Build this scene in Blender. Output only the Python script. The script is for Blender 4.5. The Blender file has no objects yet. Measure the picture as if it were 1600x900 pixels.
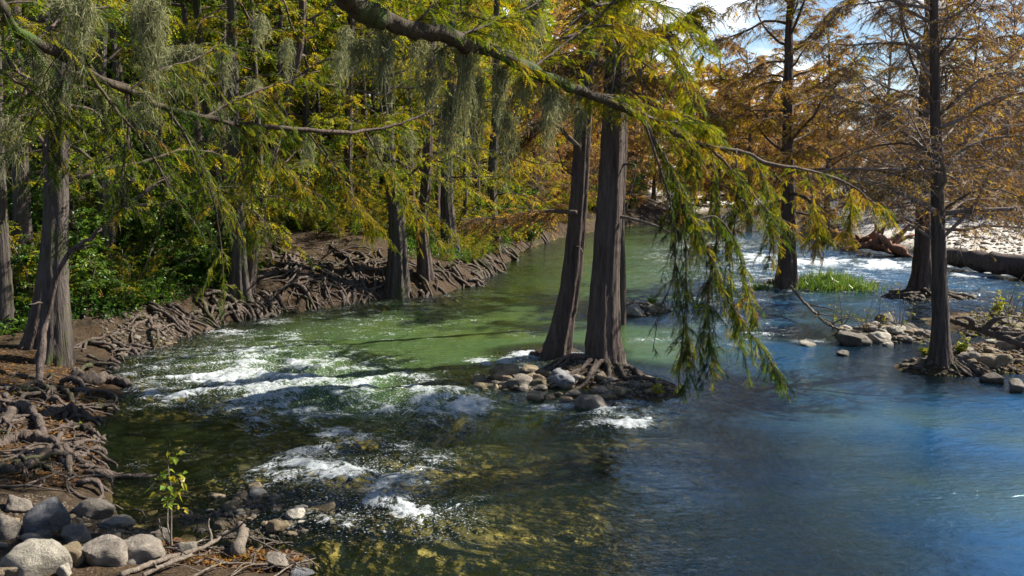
import bpy, bmesh, math, random
import numpy as np
from mathutils import Vector, Matrix, noise as mnoise

# ------------------------------------------------------------------ camera, sky, sun, exposure
S = bpy.context.scene
COL = S.collection
R = math.radians
CAM_H, PITCH, FPX = 3.5, R(8.2), 1256.0          # metres, tilt down, focal length in pixels of a 1600 px wide frame
cam_d = bpy.data.cameras.new('camera')
cam = bpy.data.objects.new('camera', cam_d)
COL.objects.link(cam)
cam.location = (0, 0, CAM_H)
cam.rotation_euler = (R(90) - PITCH, 0, 0)
cam_d.sensor_width = 36
cam_d.lens = FPX / 1600 * 36
cam_d.clip_start = 0.1
cam_d.clip_end = 3000
S.camera = cam

SUN_ELEV = R(41)
SUN_AZ = R(69)                                    # clockwise from +Y (into the picture): right, a little behind the scene
w = bpy.data.worlds.new('World')
S.world = w
w.use_nodes = True
nt = w.node_tree
nt.nodes.clear()
sky = nt.nodes.new('ShaderNodeTexSky')
sky.sky_type = 'NISHITA'
sky.sun_disc = False
sky.sun_elevation = SUN_ELEV
sky.sun_rotation = SUN_AZ
sky.air_density = 1.0
sky.dust_density = 0.2
sky.ozone_density = 2.5
bg = nt.nodes.new('ShaderNodeBackground')
bg.inputs['Strength'].default_value = 0.06
wo = nt.nodes.new('ShaderNodeOutputWorld')
tcw = nt.nodes.new('ShaderNodeTexCoord')
mpw = nt.nodes.new('ShaderNodeMapping'); mpw.inputs['Scale'].default_value = (1, 1, 2.6)
nt.links.new(tcw.outputs['Generated'], mpw.inputs['Vector'])
cnz = nt.nodes.new('ShaderNodeTexNoise'); cnz.inputs['Scale'].default_value = 4.5; cnz.inputs['Detail'].default_value = 7; cnz.inputs['Roughness'].default_value = .58
nt.links.new(mpw.outputs[0], cnz.inputs['Vector'])
crp = nt.nodes.new('ShaderNodeValToRGB'); crp.color_ramp.elements[0].position = .46; crp.color_ramp.elements[1].position = .62
nt.links.new(cnz.outputs['Fac'], crp.inputs[0])
sepw = nt.nodes.new('ShaderNodeSeparateXYZ'); nt.links.new(tcw.outputs['Generated'], sepw.inputs[0])
mrw = nt.nodes.new('ShaderNodeMapRange'); mrw.inputs['From Min'].default_value = .17; mrw.inputs['From Max'].default_value = .27; mrw.inputs['To Min'].default_value = .95; mrw.inputs['To Max'].default_value = .0
nt.links.new(sepw.outputs[2], mrw.inputs['Value'])
mlw = nt.nodes.new('ShaderNodeMath'); mlw.operation = 'MULTIPLY'; nt.links.new(crp.outputs[0], mlw.inputs[0]); nt.links.new(mrw.outputs[0], mlw.inputs[1])
mxw = nt.nodes.new('ShaderNodeMix'); mxw.data_type = 'RGBA'                     # low white clouds
nt.links.new(mlw.outputs[0], mxw.inputs[0]); nt.links.new(sky.outputs[0], mxw.inputs[6]); mxw.inputs[7].default_value = (11, 11.5, 12, 1)
nt.links.new(mxw.outputs[2], bg.inputs[0])
nt.links.new(bg.outputs[0], wo.inputs[0])

sd_ = bpy.data.lights.new('sun', 'SUN')
sd_.energy = 5.0
sd_.angle = R(0.5)
sd_.color = (1.0, 0.93, 0.80)
sun = bpy.data.objects.new('sun', sd_)
COL.objects.link(sun)
sv = Vector((math.sin(SUN_AZ) * math.cos(SUN_ELEV), math.cos(SUN_AZ) * math.cos(SUN_ELEV), math.sin(SUN_ELEV)))
sun.rotation_euler = sv.to_track_quat('Z', 'Y').to_euler()
sun.location = (30, 12, 40)

S.view_settings.view_transform = 'Standard'
S.view_settings.look = 'None'
S.view_settings.exposure = 1.24
S.view_settings.gamma = 1
S.view_settings.use_curve_mapping = False
S.cycles.max_bounces = 6
S.cycles.diffuse_bounces = 1
S.cycles.glossy_bounces = 2
S.cycles.transmission_bounces = 4
S.cycles.transparent_max_bounces = 6
S.cycles.caustics_reflective = False
S.cycles.caustics_refractive = False
S.cycles.sample_clamp_indirect = 4
S.cycles.use_denoising = True
S.cycles.denoiser = 'OPENIMAGEDENOISE'
try:
    S.cycles.denoising_prefilter = 'ACCURATE'
except Exception:
    pass

# ------------------------------------------------------------------ pixel <-> world (layout from the photograph, all at real distances)
CT, ST = math.cos(PITCH), math.sin(PITCH)
def ray(px, py):
    x, v = (px - 800) / FPX, (450 - py) / FPX
    return np.array([x, CT + v * ST, -ST + v * CT])
def P(px, py, z=0.0):                               # pixel onto the level z
    d = ray(px, py)
    t = (z - CAM_H) / d[2]
    return np.array([0, 0, CAM_H]) + d * t
def Q(px, py, depth):                               # pixel at a distance along +Y
    d = ray(px, py)
    return np.array([0, 0, CAM_H]) + d * (depth / d[1])
def to_px(x, y, z):
    dz = z - CAM_H
    f = y * CT - dz * ST
    u = y * ST + dz * CT
    f = np.maximum(f, 0.05)
    return 800 + FPX * x / f, 450 - FPX * u / f

# ------------------------------------------------------------------ noise
_rs = np.random.RandomState(7)
_perm = _rs.permutation(256)
_perm = np.concatenate([_perm, _perm, _perm])
_ang = _rs.rand(256) * 2 * np.pi
_gx, _gy = np.cos(_ang), np.sin(_ang)
def perlin(x, y):
    x = np.asarray(x, float); y = np.asarray(y, float)
    xi, yi = np.floor(x).astype(int), np.floor(y).astype(int)
    xf, yf = x - xi, y - yi
    xi &= 255; yi &= 255
    u, v = xf * xf * xf * (xf * (xf * 6 - 15) + 10), yf * yf * yf * (yf * (yf * 6 - 15) + 10)
    def g(ix, iy, fx, fy):
        h = _perm[_perm[ix & 255] + (iy & 255)] & 255
        return _gx[h] * fx + _gy[h] * fy
    a, b = g(xi, yi, xf, yf), g(xi + 1, yi, xf - 1, yf)
    c, d = g(xi, yi + 1, xf, yf - 1), g(xi + 1, yi + 1, xf - 1, yf - 1)
    return (a * (1 - u) + b * u) * (1 - v) + (c * (1 - u) + d * u) * v * 1.0
def fbm(x, y, o=4):
    s, a = 0, 1.0
    for i in range(o):
        s = s + a * perlin(x * 2 ** i + 17.3 * i, y * 2 ** i - 9.1 * i)
        a *= 0.5
    return s
def sstep(a, b, x):
    t = np.clip((x - a) / (b - a), 0, 1)
    return t * t * (3 - 2 * t)

# ------------------------------------------------------------------ mesh collector
class MB:
    def __init__(s):
        s.V, s.Q, s.T, s.tint, s.n = [], [], [], [], 0
    def add(s, V, quads=None, tris=None, mat=0, tint=0.5, smooth=False):
        V = np.asarray(V, np.float32).reshape(-1, 3)
        if quads is not None and len(quads):
            s.Q.append((np.asarray(quads, np.int32) + s.n, mat, smooth))
        if tris is not None and len(tris):
            s.T.append((np.asarray(tris, np.int32) + s.n, mat, smooth))
        t = np.full(len(V), tint, np.float32) if np.isscalar(tint) else np.asarray(tint, np.float32)
        s.tint.append(t)
        s.V.append(V)
        s.n += len(V)
    def build(s, name, mats, parent=None, loc=None, base=None):
        me = bpy.data.meshes.new(name)
        if s.n:
            V = np.concatenate(s.V)
            if base is not None:
                V = V - np.asarray(base, np.float32)
            idx = [q.ravel() for q, _, _ in s.Q] + [t.ravel() for t, _, _ in s.T]
            tot = [np.full(len(q), 4, np.int32) for q, _, _ in s.Q] + [np.full(len(t), 3, np.int32) for t, _, _ in s.T]
            mi = [np.full(len(q), m, np.int32) for q, m, _ in s.Q] + [np.full(len(t), m, np.int32) for t, m, _ in s.T]
            sm = [np.full(len(q), k, bool) for q, _, k in s.Q] + [np.full(len(t), k, bool) for t, _, k in s.T]
            idx, tot, mi, sm = map(np.concatenate, (idx, tot, mi, sm))
            me.vertices.add(len(V)); me.vertices.foreach_set('co', V.ravel())
            me.loops.add(len(idx)); me.loops.foreach_set('vertex_index', idx)
            me.polygons.add(len(tot))
            st = np.concatenate([[0], np.cumsum(tot)[:-1]]).astype(np.int32)
            me.polygons.foreach_set('loop_start', st)
            me.polygons.foreach_set('loop_total', tot)
            me.polygons.foreach_set('material_index', mi)
            me.polygons.foreach_set('use_smooth', sm)
            at = me.attributes.new('tint', 'FLOAT', 'POINT')
            at.data.foreach_set('value', np.concatenate(s.tint))
            me.update(calc_edges=True)
        for m in (mats if isinstance(mats, (list, tuple)) else [mats]):
            me.materials.append(m)
        o = bpy.data.objects.new(name, me)
        COL.objects.link(o)
        if parent is not None:
            o.parent = parent
        if loc is not None:
            o.location = loc
        return o

def frames(pts):
    pts = np.asarray(pts, float)
    t = np.gradient(pts, axis=0)
    t /= np.linalg.norm(t, axis=1)[:, None] + 1e-9
    n = len(pts)
    A, B = np.zeros((n, 3)), np.zeros((n, 3))
    a = np.cross(t[0], [0.31, 0.72, 0.2]); a /= np.linalg.norm(a) + 1e-9
    for i in range(n):
        a = a - t[i] * np.dot(a, t[i]); a /= np.linalg.norm(a) + 1e-9
        A[i] = a; B[i] = np.cross(t[i], a)
    return t, A, B
def tube(mb, pts, r, k=6, mat=0, tint=0.5, smooth=True, rough=None, cap=True):
    pts = np.asarray(pts, float)
    n = len(pts)
    r = np.full(n, r, float) if np.isscalar(r) else np.asarray(r, float)
    t, A, B = frames(pts)
    th = np.linspace(0, 2 * np.pi, k, endpoint=False)
    rr = r[:, None] * np.ones(k)
    if rough is not None:
        rr = rr * rough
    V = pts[:, None, :] + rr[..., None] * (np.cos(th)[None, :, None] * A[:, None, :] + np.sin(th)[None, :, None] * B[:, None, :])
    V = V.reshape(-1, 3)
    i = np.arange(n - 1)[:, None] * k; j = np.arange(k)[None, :]
    q = np.stack([i + j, i + (j + 1) % k, i + k + (j + 1) % k, i + k + j], -1).reshape(-1, 4)
    tr = None
    if cap:
        e = len(V)
        V = np.vstack([V, pts[-1] + t[-1] * r[-1] * .6, pts[0] - t[0] * r[0] * .6])
        o = (n - 1) * k
        tr = [(o + a, o + (a + 1) % k, e) for a in range(k)] + [((a + 1) % k, a, e + 1) for a in range(k)]
    mb.add(V, q, tr, mat, tint, smooth)
def smooth_path(pts, n):                              # Catmull-Rom through the given points
    p = np.asarray(pts, float)
    p = np.vstack([2 * p[0] - p[1], p, 2 * p[-1] - p[-2]])
    m = len(p) - 3
    u = np.linspace(0, m - 1e-6, n)
    i = u.astype(int); f = (u - i)[:, None]
    a, b, c, d = p[i], p[i + 1], p[i + 2], p[i + 3]
    return 0.5 * (2 * b + (c - a) * f + (2 * a - 5 * b + 4 * c - d) * f ** 2 + (3 * b - a - 3 * c + d) * f ** 3)
def unit(v):
    return v / (np.linalg.norm(v, axis=-1, keepdims=True) + 1e-9)

# ------------------------------------------------------------------ leaves: arrays of base point, direction, normal -> many small faces
def leaves(mb, Pt, D, N, L, W, tint, mat=1, kind='rhomb', droop=0.15):
    n = len(Pt)
    if n == 0:
        return
    D = unit(D); Sd = unit(np.cross(D, N)); N = unit(np.cross(Sd, D))
    L = np.broadcast_to(np.asarray(L, float), (n,))[:, None]; W = np.broadcast_to(np.asarray(W, float), (n,))[:, None]
    tint = np.broadcast_to(np.asarray(tint, float), (n,))
    if kind == 'rhomb':
        m = Pt + D * L * .45
        V = np.stack([Pt, m + Sd * W * .5 + N * W * .12, Pt + D * L - np.array([0, 0, 1.]) * L * droop, m - Sd * W * .5 + N * W * .12], 1)
        a = np.arange(n)[:, None] * 4
        tr = np.concatenate([a + np.array([[0, 1, 2]]), a + np.array([[0, 2, 3]])])
        mb.add(V.reshape(-1, 3), None, tr, mat, np.repeat(tint, 4))
    elif kind == 'feather':                             # a cypress leaf: a rachis with paired leaflets
        K = 6
        VV = []
        for k in range(K):
            t = 0.08 + 0.8 * k / (K - 1)
            prof = (0.55 + 0.9 * t) if t < .45 else (1.35 - .95 * t)
            c0 = Pt + D * L * t - np.array([0, 0, 1.]) * L * droop * t * t
            c1 = Pt + D * L * (t + .085) - np.array([0, 0, 1.]) * L * droop * (t + .085) ** 2
            for sg in (1, -1):
                tip = c0 + D * L * .16 + sg * Sd * W * .5 * prof - N * W * .1
                VV += [c0, c1, tip]
        V = np.stack(VV, 1)
        m = K * 2
        a = np.arange(n)[:, None, None] * (m * 3)
        tr = (a + np.arange(m * 3).reshape(1, m, 3)).reshape(-1, 3)
        mb.add(V.reshape(-1, 3), None, tr, mat, np.repeat(tint, m * 3))
    elif kind == 'comb':                                # cheaper cypress leaf: three pairs
        VV = []
        for k in range(3):
            t = 0.1 + 0.3 * k
            c0 = Pt + D * L * t - np.array([0, 0, 1.]) * L * droop * t * t
            c1 = Pt + D * L * (t + .2) - np.array([0, 0, 1.]) * L * droop * (t + .2) ** 2
            for sg in (1, -1):
                VV += [c0, c1, c0 + D * L * .28 + sg * Sd * W * .5 * (1.1 - .5 * t)]
        V = np.stack(VV, 1)
        a = np.arange(n)[:, None, None] * 18
        tr = (a + np.arange(18).reshape(1, 6, 3)).reshape(-1, 3)
        mb.add(V.reshape(-1, 3), None, tr, mat, np.repeat(tint, 18))
    elif kind == 'twig':                                # bare twiglet: one long thin triangle
        V = np.stack([Pt - Sd * W * .5, Pt + Sd * W * .5, Pt + D * L - np.array([0, 0, 1.]) * L * droop], 1)
        tr = np.arange(n * 3).reshape(-1, 3)
        mb.add(V.reshape(-1, 3), None, tr, mat, np.repeat(tint, 3))

# ------------------------------------------------------------------ materials
def newmat(name):
    m = bpy.data.materials.new(name)
    m.use_nodes = True
    t = m.node_tree
    t.nodes.clear()
    out = t.nodes.new('ShaderNodeOutputMaterial')
    return m, t, out
class NT:                                               # small helper to write node trees
    def __init__(s, t): s.t = t
    def n(s, typ, **kw):
        nd = s.t.nodes.new(typ)
        for k, v in kw.items():
            if k.startswith('i_'):
                key = k[2:]
                key = int(key) if key.isdigit() else key.replace('_', ' ')
                if hasattr(v, 'bl_idname') or isinstance(v, bpy.types.NodeSocket): s.t.links.new(v, nd.inputs[key])
                else: nd.inputs[key].default_value = v
            else: setattr(nd, k, v)
        return nd
    def math(s, op, a, b=None, clamp=False):
        nd = s.t.nodes.new('ShaderNodeMath'); nd.operation = op; nd.use_clamp = clamp
        for i, v in enumerate((a, b)):
            if v is None: continue
            if isinstance(v, bpy.types.NodeSocket): s.t.links.new(v, nd.inputs[i])
            else: nd.inputs[i].default_value = v
        return nd.outputs[0]
    def noise(s, vec, scale, detail=4, rough=.55, dist=0):
        nd = s.n('ShaderNodeTexNoise', i_Scale=scale, i_Detail=detail, i_Roughness=rough, i_Distortion=dist)
        if vec is not None: s.t.links.new(vec, nd.inputs['Vector'])
        return nd.outputs['Fac']
    def ramp(s, fac, stops, interp='LINEAR'):
        nd = s.t.nodes.new('ShaderNodeValToRGB')
        nd.color_ramp.interpolation = interp
        e = nd.color_ramp.elements
        while len(e) < len(stops): e.new(0.5)
        for k, (p, c) in enumerate(stops):
            e[k].position = p
            e[k].color = (c, c, c, 1) if np.isscalar(c) else (*c, 1)
        s.t.links.new(fac, nd.inputs[0])
        return nd.outputs[0]
    def mixc(s, fac, a, b, mode='MIX'):
        nd = s.t.nodes.new('ShaderNodeMix'); nd.data_type = 'RGBA'; nd.blend_type = mode
        for i, v in ((0, fac), (6, a), (7, b)):
            if isinstance(v, bpy.types.NodeSocket): s.t.links.new(v, nd.inputs[i])
            else: nd.inputs[i].default_value = (*v, 1) if isinstance(v, tuple) else v
        return nd.outputs[2]
    def map(s, vec, sc=(1, 1, 1), rot=(0, 0, 0)):
        nd = s.n('ShaderNodeMapping'); nd.inputs['Scale'].default_value = sc; nd.inputs['Rotation'].default_value = rot
        s.t.links.new(vec, nd.inputs['Vector'])
        return nd.outputs[0]
    def bump(s, h, strength, dist=.02, normal=None):
        nd = s.n('ShaderNodeBump', i_Strength=strength, i_Distance=dist)
        s.t.links.new(h, nd.inputs['Height'])
        if normal is not None: s.t.links.new(normal, nd.inputs['Normal'])
        return nd.outputs[0]
    def link(s, a, b): s.t.links.new(a, b)

def bark_mat(name, dark, light, stretch=1.4, scale=16, bstr=1.0, moss=None):
    m, t, out = newmat(name); h = NT(t)
    tc = h.n('ShaderNodeTexCoord').outputs['Object']
    v = h.map(tc, (scale, scale, stretch))
    n1 = h.noise(v, 1.0, 6, .65, 0.6)
    n2 = h.noise(tc, 2.2, 4, .6)
    n3 = h.noise(h.map(tc, (scale * 3, scale * 3, stretch * 6)), 1, 3, .6)
    f = h.math('ADD', h.math('MULTIPLY', n1, .8), h.math('MULTIPLY', n3, .25))
    c = h.ramp(f, [(.34, dark), (.52, tuple((a + b) / 2 for a, b in zip(dark, light))), (.72, light)])
    c = h.mixc(h.ramp(n2, [(.35, 0.0), (.7, .55)]), c, tuple(x * .62 for x in light))
    if moss:
        mf = h.ramp(h.noise(tc, 1.3, 5, .65), [(.52, 0.0), (.62, .8)])
        c = h.mixc(mf, c, moss)
    p = h.n('ShaderNodeBsdfPrincipled', i_Roughness=.85)
    h.link(c, p.inputs['Base Color'])
    p.inputs['Specular IOR Level'].default_value = .25
    h.link(h.bump(f, bstr, .05), p.inputs['Normal'])
    h.link(p.outputs[0], out.inputs[0])
    return m
def leaf_mat(name, stops, transl=.45, gloss=.12, jitter=.12, tr_gain=(1.25, 1.2, .6)):
    m, t, out = newmat(name); h = NT(t)
    at = h.n('ShaderNodeAttribute', attribute_name='tint').outputs['Fac']
    tc = h.n('ShaderNodeTexCoord').outputs['Object']
    nz = h.noise(tc, 1.4, 4, .65)
    nf = h.noise(tc, 45, 1, .5)
    f = h.math('ADD', at, h.math('MULTIPLY', h.math('SUBTRACT', nz, .5), jitter * 4.5))
    f = h.math('ADD', f, h.math('MULTIPLY', h.math('SUBTRACT', nf, .5), jitter))
    c = h.ramp(f, stops)
    d = h.n('ShaderNodeBsdfDiffuse'); h.link(c, d.inputs[0])
    tl = h.n('ShaderNodeBsdfTranslucent'); h.link(h.mixc(1.0, c, tr_gain, 'MULTIPLY'), tl.inputs[0])
    mx = h.n('ShaderNodeMixShader', i_0=transl); h.link(d.outputs[0], mx.inputs[1]); h.link(tl.outputs[0], mx.inputs[2])
    g = h.n('ShaderNodeBsdfGlossy', i_Roughness=.38); g.inputs[0].default_value = (.9, .95, .9, 1)
    m2 = h.n('ShaderNodeMixShader', i_0=gloss * .5); h.link(mx.outputs[0], m2.inputs[1]); h.link(g.outputs[0], m2.inputs[2])
    h.link(m2.outputs[0], out.inputs[0])
    return m
def stone_mat(name, a, b, c2, wet=True, moss=0.0):
    m, t, out = newmat(name); h = NT(t)
    tc = h.n('ShaderNodeTexCoord').outputs['Object']
    geo = h.n('ShaderNodeNewGeometry').outputs['Position']
    rnd = h.n('ShaderNodeObjectInfo').outputs['Random']
    n1 = h.noise(geo, 5, 6, .65); n2 = h.noise(geo, 22, 5, .7); n3 = h.noise(geo, 1.7, 2, .5); n4 = h.noise(h.map(geo, (7, 7, 10), (.5, .3, 0)), 1.0, 9, .75, .5)
    n1 = h.math('ADD', h.math('MULTIPLY', n1, .6), h.math('MULTIPLY', n4, .4))
    c = h.ramp(n1, [(.36, a), (.5, b), (.63, c2)])
    c = h.mixc(h.math('MULTIPLY', n2, .5), c, tuple(x * .35 for x in b))
    sh = h.ramp(rnd, [(0, .62), (1, 1.25)])
    c = h.mixc(1.0, c, sh, 'MULTIPLY')
    if moss:
        c = h.mixc(h.ramp(n3, [(.5, 0.0), (.62, moss)]), c, (.10, .11, .03))
    z = h.n('ShaderNodeSeparateXYZ'); h.link(geo, z.inputs[0])
    if wet:
        zz = h.math('ADD', z.outputs[2], h.math('MULTIPLY', n1, .08))
        c = h.mixc(h.ramp(h.math('ADD', h.math('MULTIPLY', zz, 4), .3), [(.42, .75), (.72, 0.0)]), c, (.03, .026, .014), 'MIX')
    p = h.n('ShaderNodeBsdfPrincipled', i_Roughness=.8)
    h.link(c, p.inputs['Base Color'])
    p.inputs['Specular IOR Level'].default_value = .3
    f = h.math('ADD', n1, h.math('MULTIPLY', n2, .5))
    h.link(h.bump(h.math('ADD', f, h.math('MULTIPLY', n4, .8)), 1.0, .06), p.inputs['Normal'])
    h.link(p.outputs[0], out.inputs[0])
    return m

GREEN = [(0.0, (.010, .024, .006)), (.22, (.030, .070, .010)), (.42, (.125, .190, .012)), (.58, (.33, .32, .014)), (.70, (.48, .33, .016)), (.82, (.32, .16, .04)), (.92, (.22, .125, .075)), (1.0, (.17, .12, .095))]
M_leaf = leaf_mat('cypress_needles', GREEN, .55, .015, .10)
BROAD = [(0.0, (.012, .03, .010)), (.3, (.03, .085, .014)), (.6, (.10, .20, .022)), (.85, (.22, .30, .03)), (1.0, (.40, .34, .03))]
M_broad = leaf_mat('broad_leaves', BROAD, .5, .04, .10)
M_grass = leaf_mat('grass_blades', [(0, (.04, .10, .015)), (.6, (.12, .22, .025)), (1, (.30, .30, .09))], .4, .15, .1)
M_bark = bark_mat('cypress_bark', (.014, .010, .009), (.165, .125, .11), 1.3, 15, 1.3)
M_bark_pale = bark_mat('pale_bark', (.010, .008, .007), (.15, .125, .112), 1.3, 14, 1.4, (.07, .08, .03))
M_twig = bark_mat('twig_bark', (.035, .026, .022), (.17, .125, .10), 3, 20, .6)
M_twig_grey = bark_mat('grey_twig_bark', (.10, .078, .070), (.32, .255, .225), 3, 20, .6)
M_dead = bark_mat('bleached_wood', (.06, .048, .037), (.29, .24, .195), 5, 22, 1.0)
M_root = bark_mat('root_bark', (.012, .009, .008), (.19, .148, .125), 5, 18, 1.2, (.045, .050, .018))
M_mossbark = bark_mat('mossy_bark', (.012, .011, .008), (.11, .085, .06), 3, 14, 1.0, (.05, .10, .012))
M_moss = leaf_mat('spanish_moss', [(0, (.13, .14, .07)), (.5, (.33, .34, .19)), (1, (.54, .53, .33))], .5, .0, .10, (1.0, 1.0, .85))
M_stone = stone_mat('river_stone', (.10, .085, .07), (.26, .225, .19), (.42, .37, .31))
M_stone_warm = stone_mat('tan_stone', (.13, .095, .055), (.30, .23, .15), (.46, .38, .27), True, .3)
M_stone_blue = stone_mat('blue_grey_stone', (.09, .09, .10), (.22, .225, .245), (.36, .36, .37))
M_stone_pale = stone_mat('pale_limestone', (.24, .215, .17), (.44, .40, .33), (.60, .55, .46))
M_sub = stone_mat('algae_stone', (.12, .095, .03), (.32, .245, .06), (.48, .38, .11), False)
# ------------------------------------------------------------------ the river's outline (read from the photograph's water line, on the ground plane)
LB = [(470, 905), (400, 872), (330, 858), (245, 838), (188, 800), (172, 760), (163, 715), (158, 668), (205, 622), (188, 592), (190, 562), (265, 543), (320, 517),
      (400, 497), (500, 483), (600, 471), (680, 463), (742, 446), (777, 425), (800, 402), (830, 386), (870, 373), (935, 360), (1010, 349), (1100, 336), (1200, 320), (1290, 309)]
BAR = [(1405, 313), (1400, 322), (1340, 342), (1285, 357), (1310, 371), (1400, 391), (1500, 407), (1600, 428), (1800, 455), (2300, 520)]
poly = [P(a, b)[:2] for a, b in LB] + [np.array([90, 160.]), np.array([78, 130.])] + [P(a, b)[:2] for a, b in BAR]
poly += [np.array([60, 10.]), np.array([40, -12.]), np.array([8, -3.]), np.array([2.5, 3.6]), np.array([-.6, 5.2])]
POLY = np.array(poly)
def inside_sd(x, y, poly):
    x = np.asarray(x, float); y = np.asarray(y, float)
    d2 = np.full(x.shape, 1e12); ins = np.zeros(x.shape, bool)
    n = len(poly)
    for i in range(n):
        a, b = poly[i], poly[(i + 1) % n]
        ex, ey = b - a
        t = np.clip(((x - a[0]) * ex + (y - a[1]) * ey) / (ex * ex + ey * ey + 1e-12), 0, 1)
        d2 = np.minimum(d2, (x - a[0] - t * ex) ** 2 + (y - a[1] - t * ey) ** 2)
        c = (a[1] > y) != (b[1] > y)
        with np.errstate(divide='ignore', invalid='ignore'):
            xx = (b[0] - a[0]) * (y - a[1]) / (b[1] - a[1]) + a[0]
        ins ^= c & (x < xx)
    d = np.sqrt(d2)
    return np.where(ins, -d, d)                          # > 0 on land
def blob(x, y, px, py, rx, ry, rot=0):                    # soft island: world ellipse centred on a point of the water line
    c = P(px, py)
    dx, dy = x - c[0], y - c[1]
    cr, sr = math.cos(rot), math.sin(rot)
    u, v = (dx * cr + dy * sr) / rx, (-dx * sr + dy * cr) / ry
    return np.exp(-(u * u + v * v))
ISLES = [(915, 588, .95, .75, .26), (805, 598, .75, .55, .12), (1000, 612, .75, .6, .12), (868, 553, .55, .4, .14), (1000, 487, .9, .8, .22),
         (1470, 576, .85, .5, .20), (1385, 525, 1.15, .65, .20), (1600, 562, 1.7, 1.2, .24), (1565, 508, 1.7, 1.5, .20),
         (1285, 446, 1.5, .9, .25), (1226, 446, .7, .6, .25), (1450, 466, 1.3, .8, .2), (400, 797, .5, .5, .07), (485, 805, .4, .4, .06), (385, 893, .62, .34, .10), (450, 815, .95, .55, .035), (335, 800, .5, .6, .02)]
SHOALS = [(700, 845, 1.5, 1.2, .5), (1150, 500, 4, 3, .35), (240, 690, 1.1, 2.0, .6), (880, 700, 2.2, 1.4, .4), (1400, 600, 2.5, 2, .45), (1060, 690, 1.0, 1.2, .4), (1520, 720, 1.5, 1.2, .35), (450, 800, 1.2, 1.2, .35)]
def ground_h(x, y):
    x = np.asarray(x, float); y = np.asarray(y, float)
    s = inside_sd(x, y, POLY)
    s = s + .30 * fbm(x * .7, y * .7, 3) * np.clip((y - 5) / 8, .12, 1.2)
    right = sstep(6, 12, x - .06 * y) * (y > 8)            # gravel bar side
    near = 1 - sstep(14.5, 18, y)
    far = sstep(45, 60, y)
    lf = (1 - right)
    hb = (0.42 * near + 1.25 * (1 - near))
    land = hb * (1 - np.exp(-np.maximum(s, 0) / (1.1 * near + 1.3 * (1 - near)))) + np.maximum(s - 1.5, 0) * (.16 - .06 * near)
    land = np.minimum(land, 7 + 0 * s)
    behind = sstep(5.5, 1, y) * sstep(9, 2, np.abs(x))
    land = land + 1.5 * behind * sstep(0.1, 2.5, s)
    flat = .55 * (1 - np.exp(-np.maximum(s, 0) / 2.2)) + .012 * np.maximum(s, 0) + .12 * perlin(x * .25, y * .25)
    flat = flat + np.maximum(s - 22, 0) * .10
    flat = np.where(s > 0, flat, 0)
    up = np.where(right > .5, flat, land)
    up = land * (1 - right) + flat * right
    dep = np.maximum(-s, 0)
    deep = 1.25 * (1 - sstep(10, 20, x)) + .55 * sstep(10, 20, x)
    deep = deep * (1 - .70 * (1 - sstep(10.0, 12.5, y)) * (1 - sstep(2, 6, x)))
    bed = -(0.05 + deep * (1 - np.exp(-dep / 2.6)))
    h = np.where(s > 0, up, bed)
    h = h + .05 * fbm(x * 1.9, y * 1.9, 4) * np.where(s > 0, 1, .9) * np.clip(.3 + np.abs(s), 0, 1)
    # islands and shoals
    for (px, py, hx, hy, top) in ISLES:
        c = P(px, py)
        u2 = ((x - c[0]) / hx) ** 2 + ((y - c[1]) / hy) ** 2
        e = top * (1 - u2) + .05 * fbm(x * 2.3, y * 2.3, 4)
        h = np.maximum(h, e)
    for (px, py, rx, ry, k) in SHOALS:
        h = h + np.minimum(k * blob(x, y, px, py, rx, ry), np.maximum(-h - .10, 0) * .7)
    return np.minimum(h, 9.0)
def gz(x, y):
    return float(ground_h(np.array([x]), np.array([y]))[0])
def G(px, py, zmin=0.0):                                  # pixel onto the terrain (or the water, where the bed is lower)
    d = ray(px, py)
    ts = np.geomspace(3.5, 260, 1400)
    X = d[0] * ts; Y = d[1] * ts; Z = CAM_H + d[2] * ts
    H = np.maximum(ground_h(X, Y), zmin)
    k = np.argmax(Z <= H)
    return np.array([X[k], Y[k], H[k]])

def polar_grid(rs, th):
    Rr, T = np.meshgrid(rs, th, indexing='ij')
    X, Y = Rr * np.sin(T), Rr * np.cos(T)
    n, m = Rr.shape
    i = np.arange(n - 1)[:, None] * m; j = np.arange(m - 1)[None, :]
    q = np.stack([i + j, i + j + 1, i + m + j + 1, i + m + j], -1).reshape(-1, 4)
    return X.ravel(), Y.ravel(), q

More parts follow.
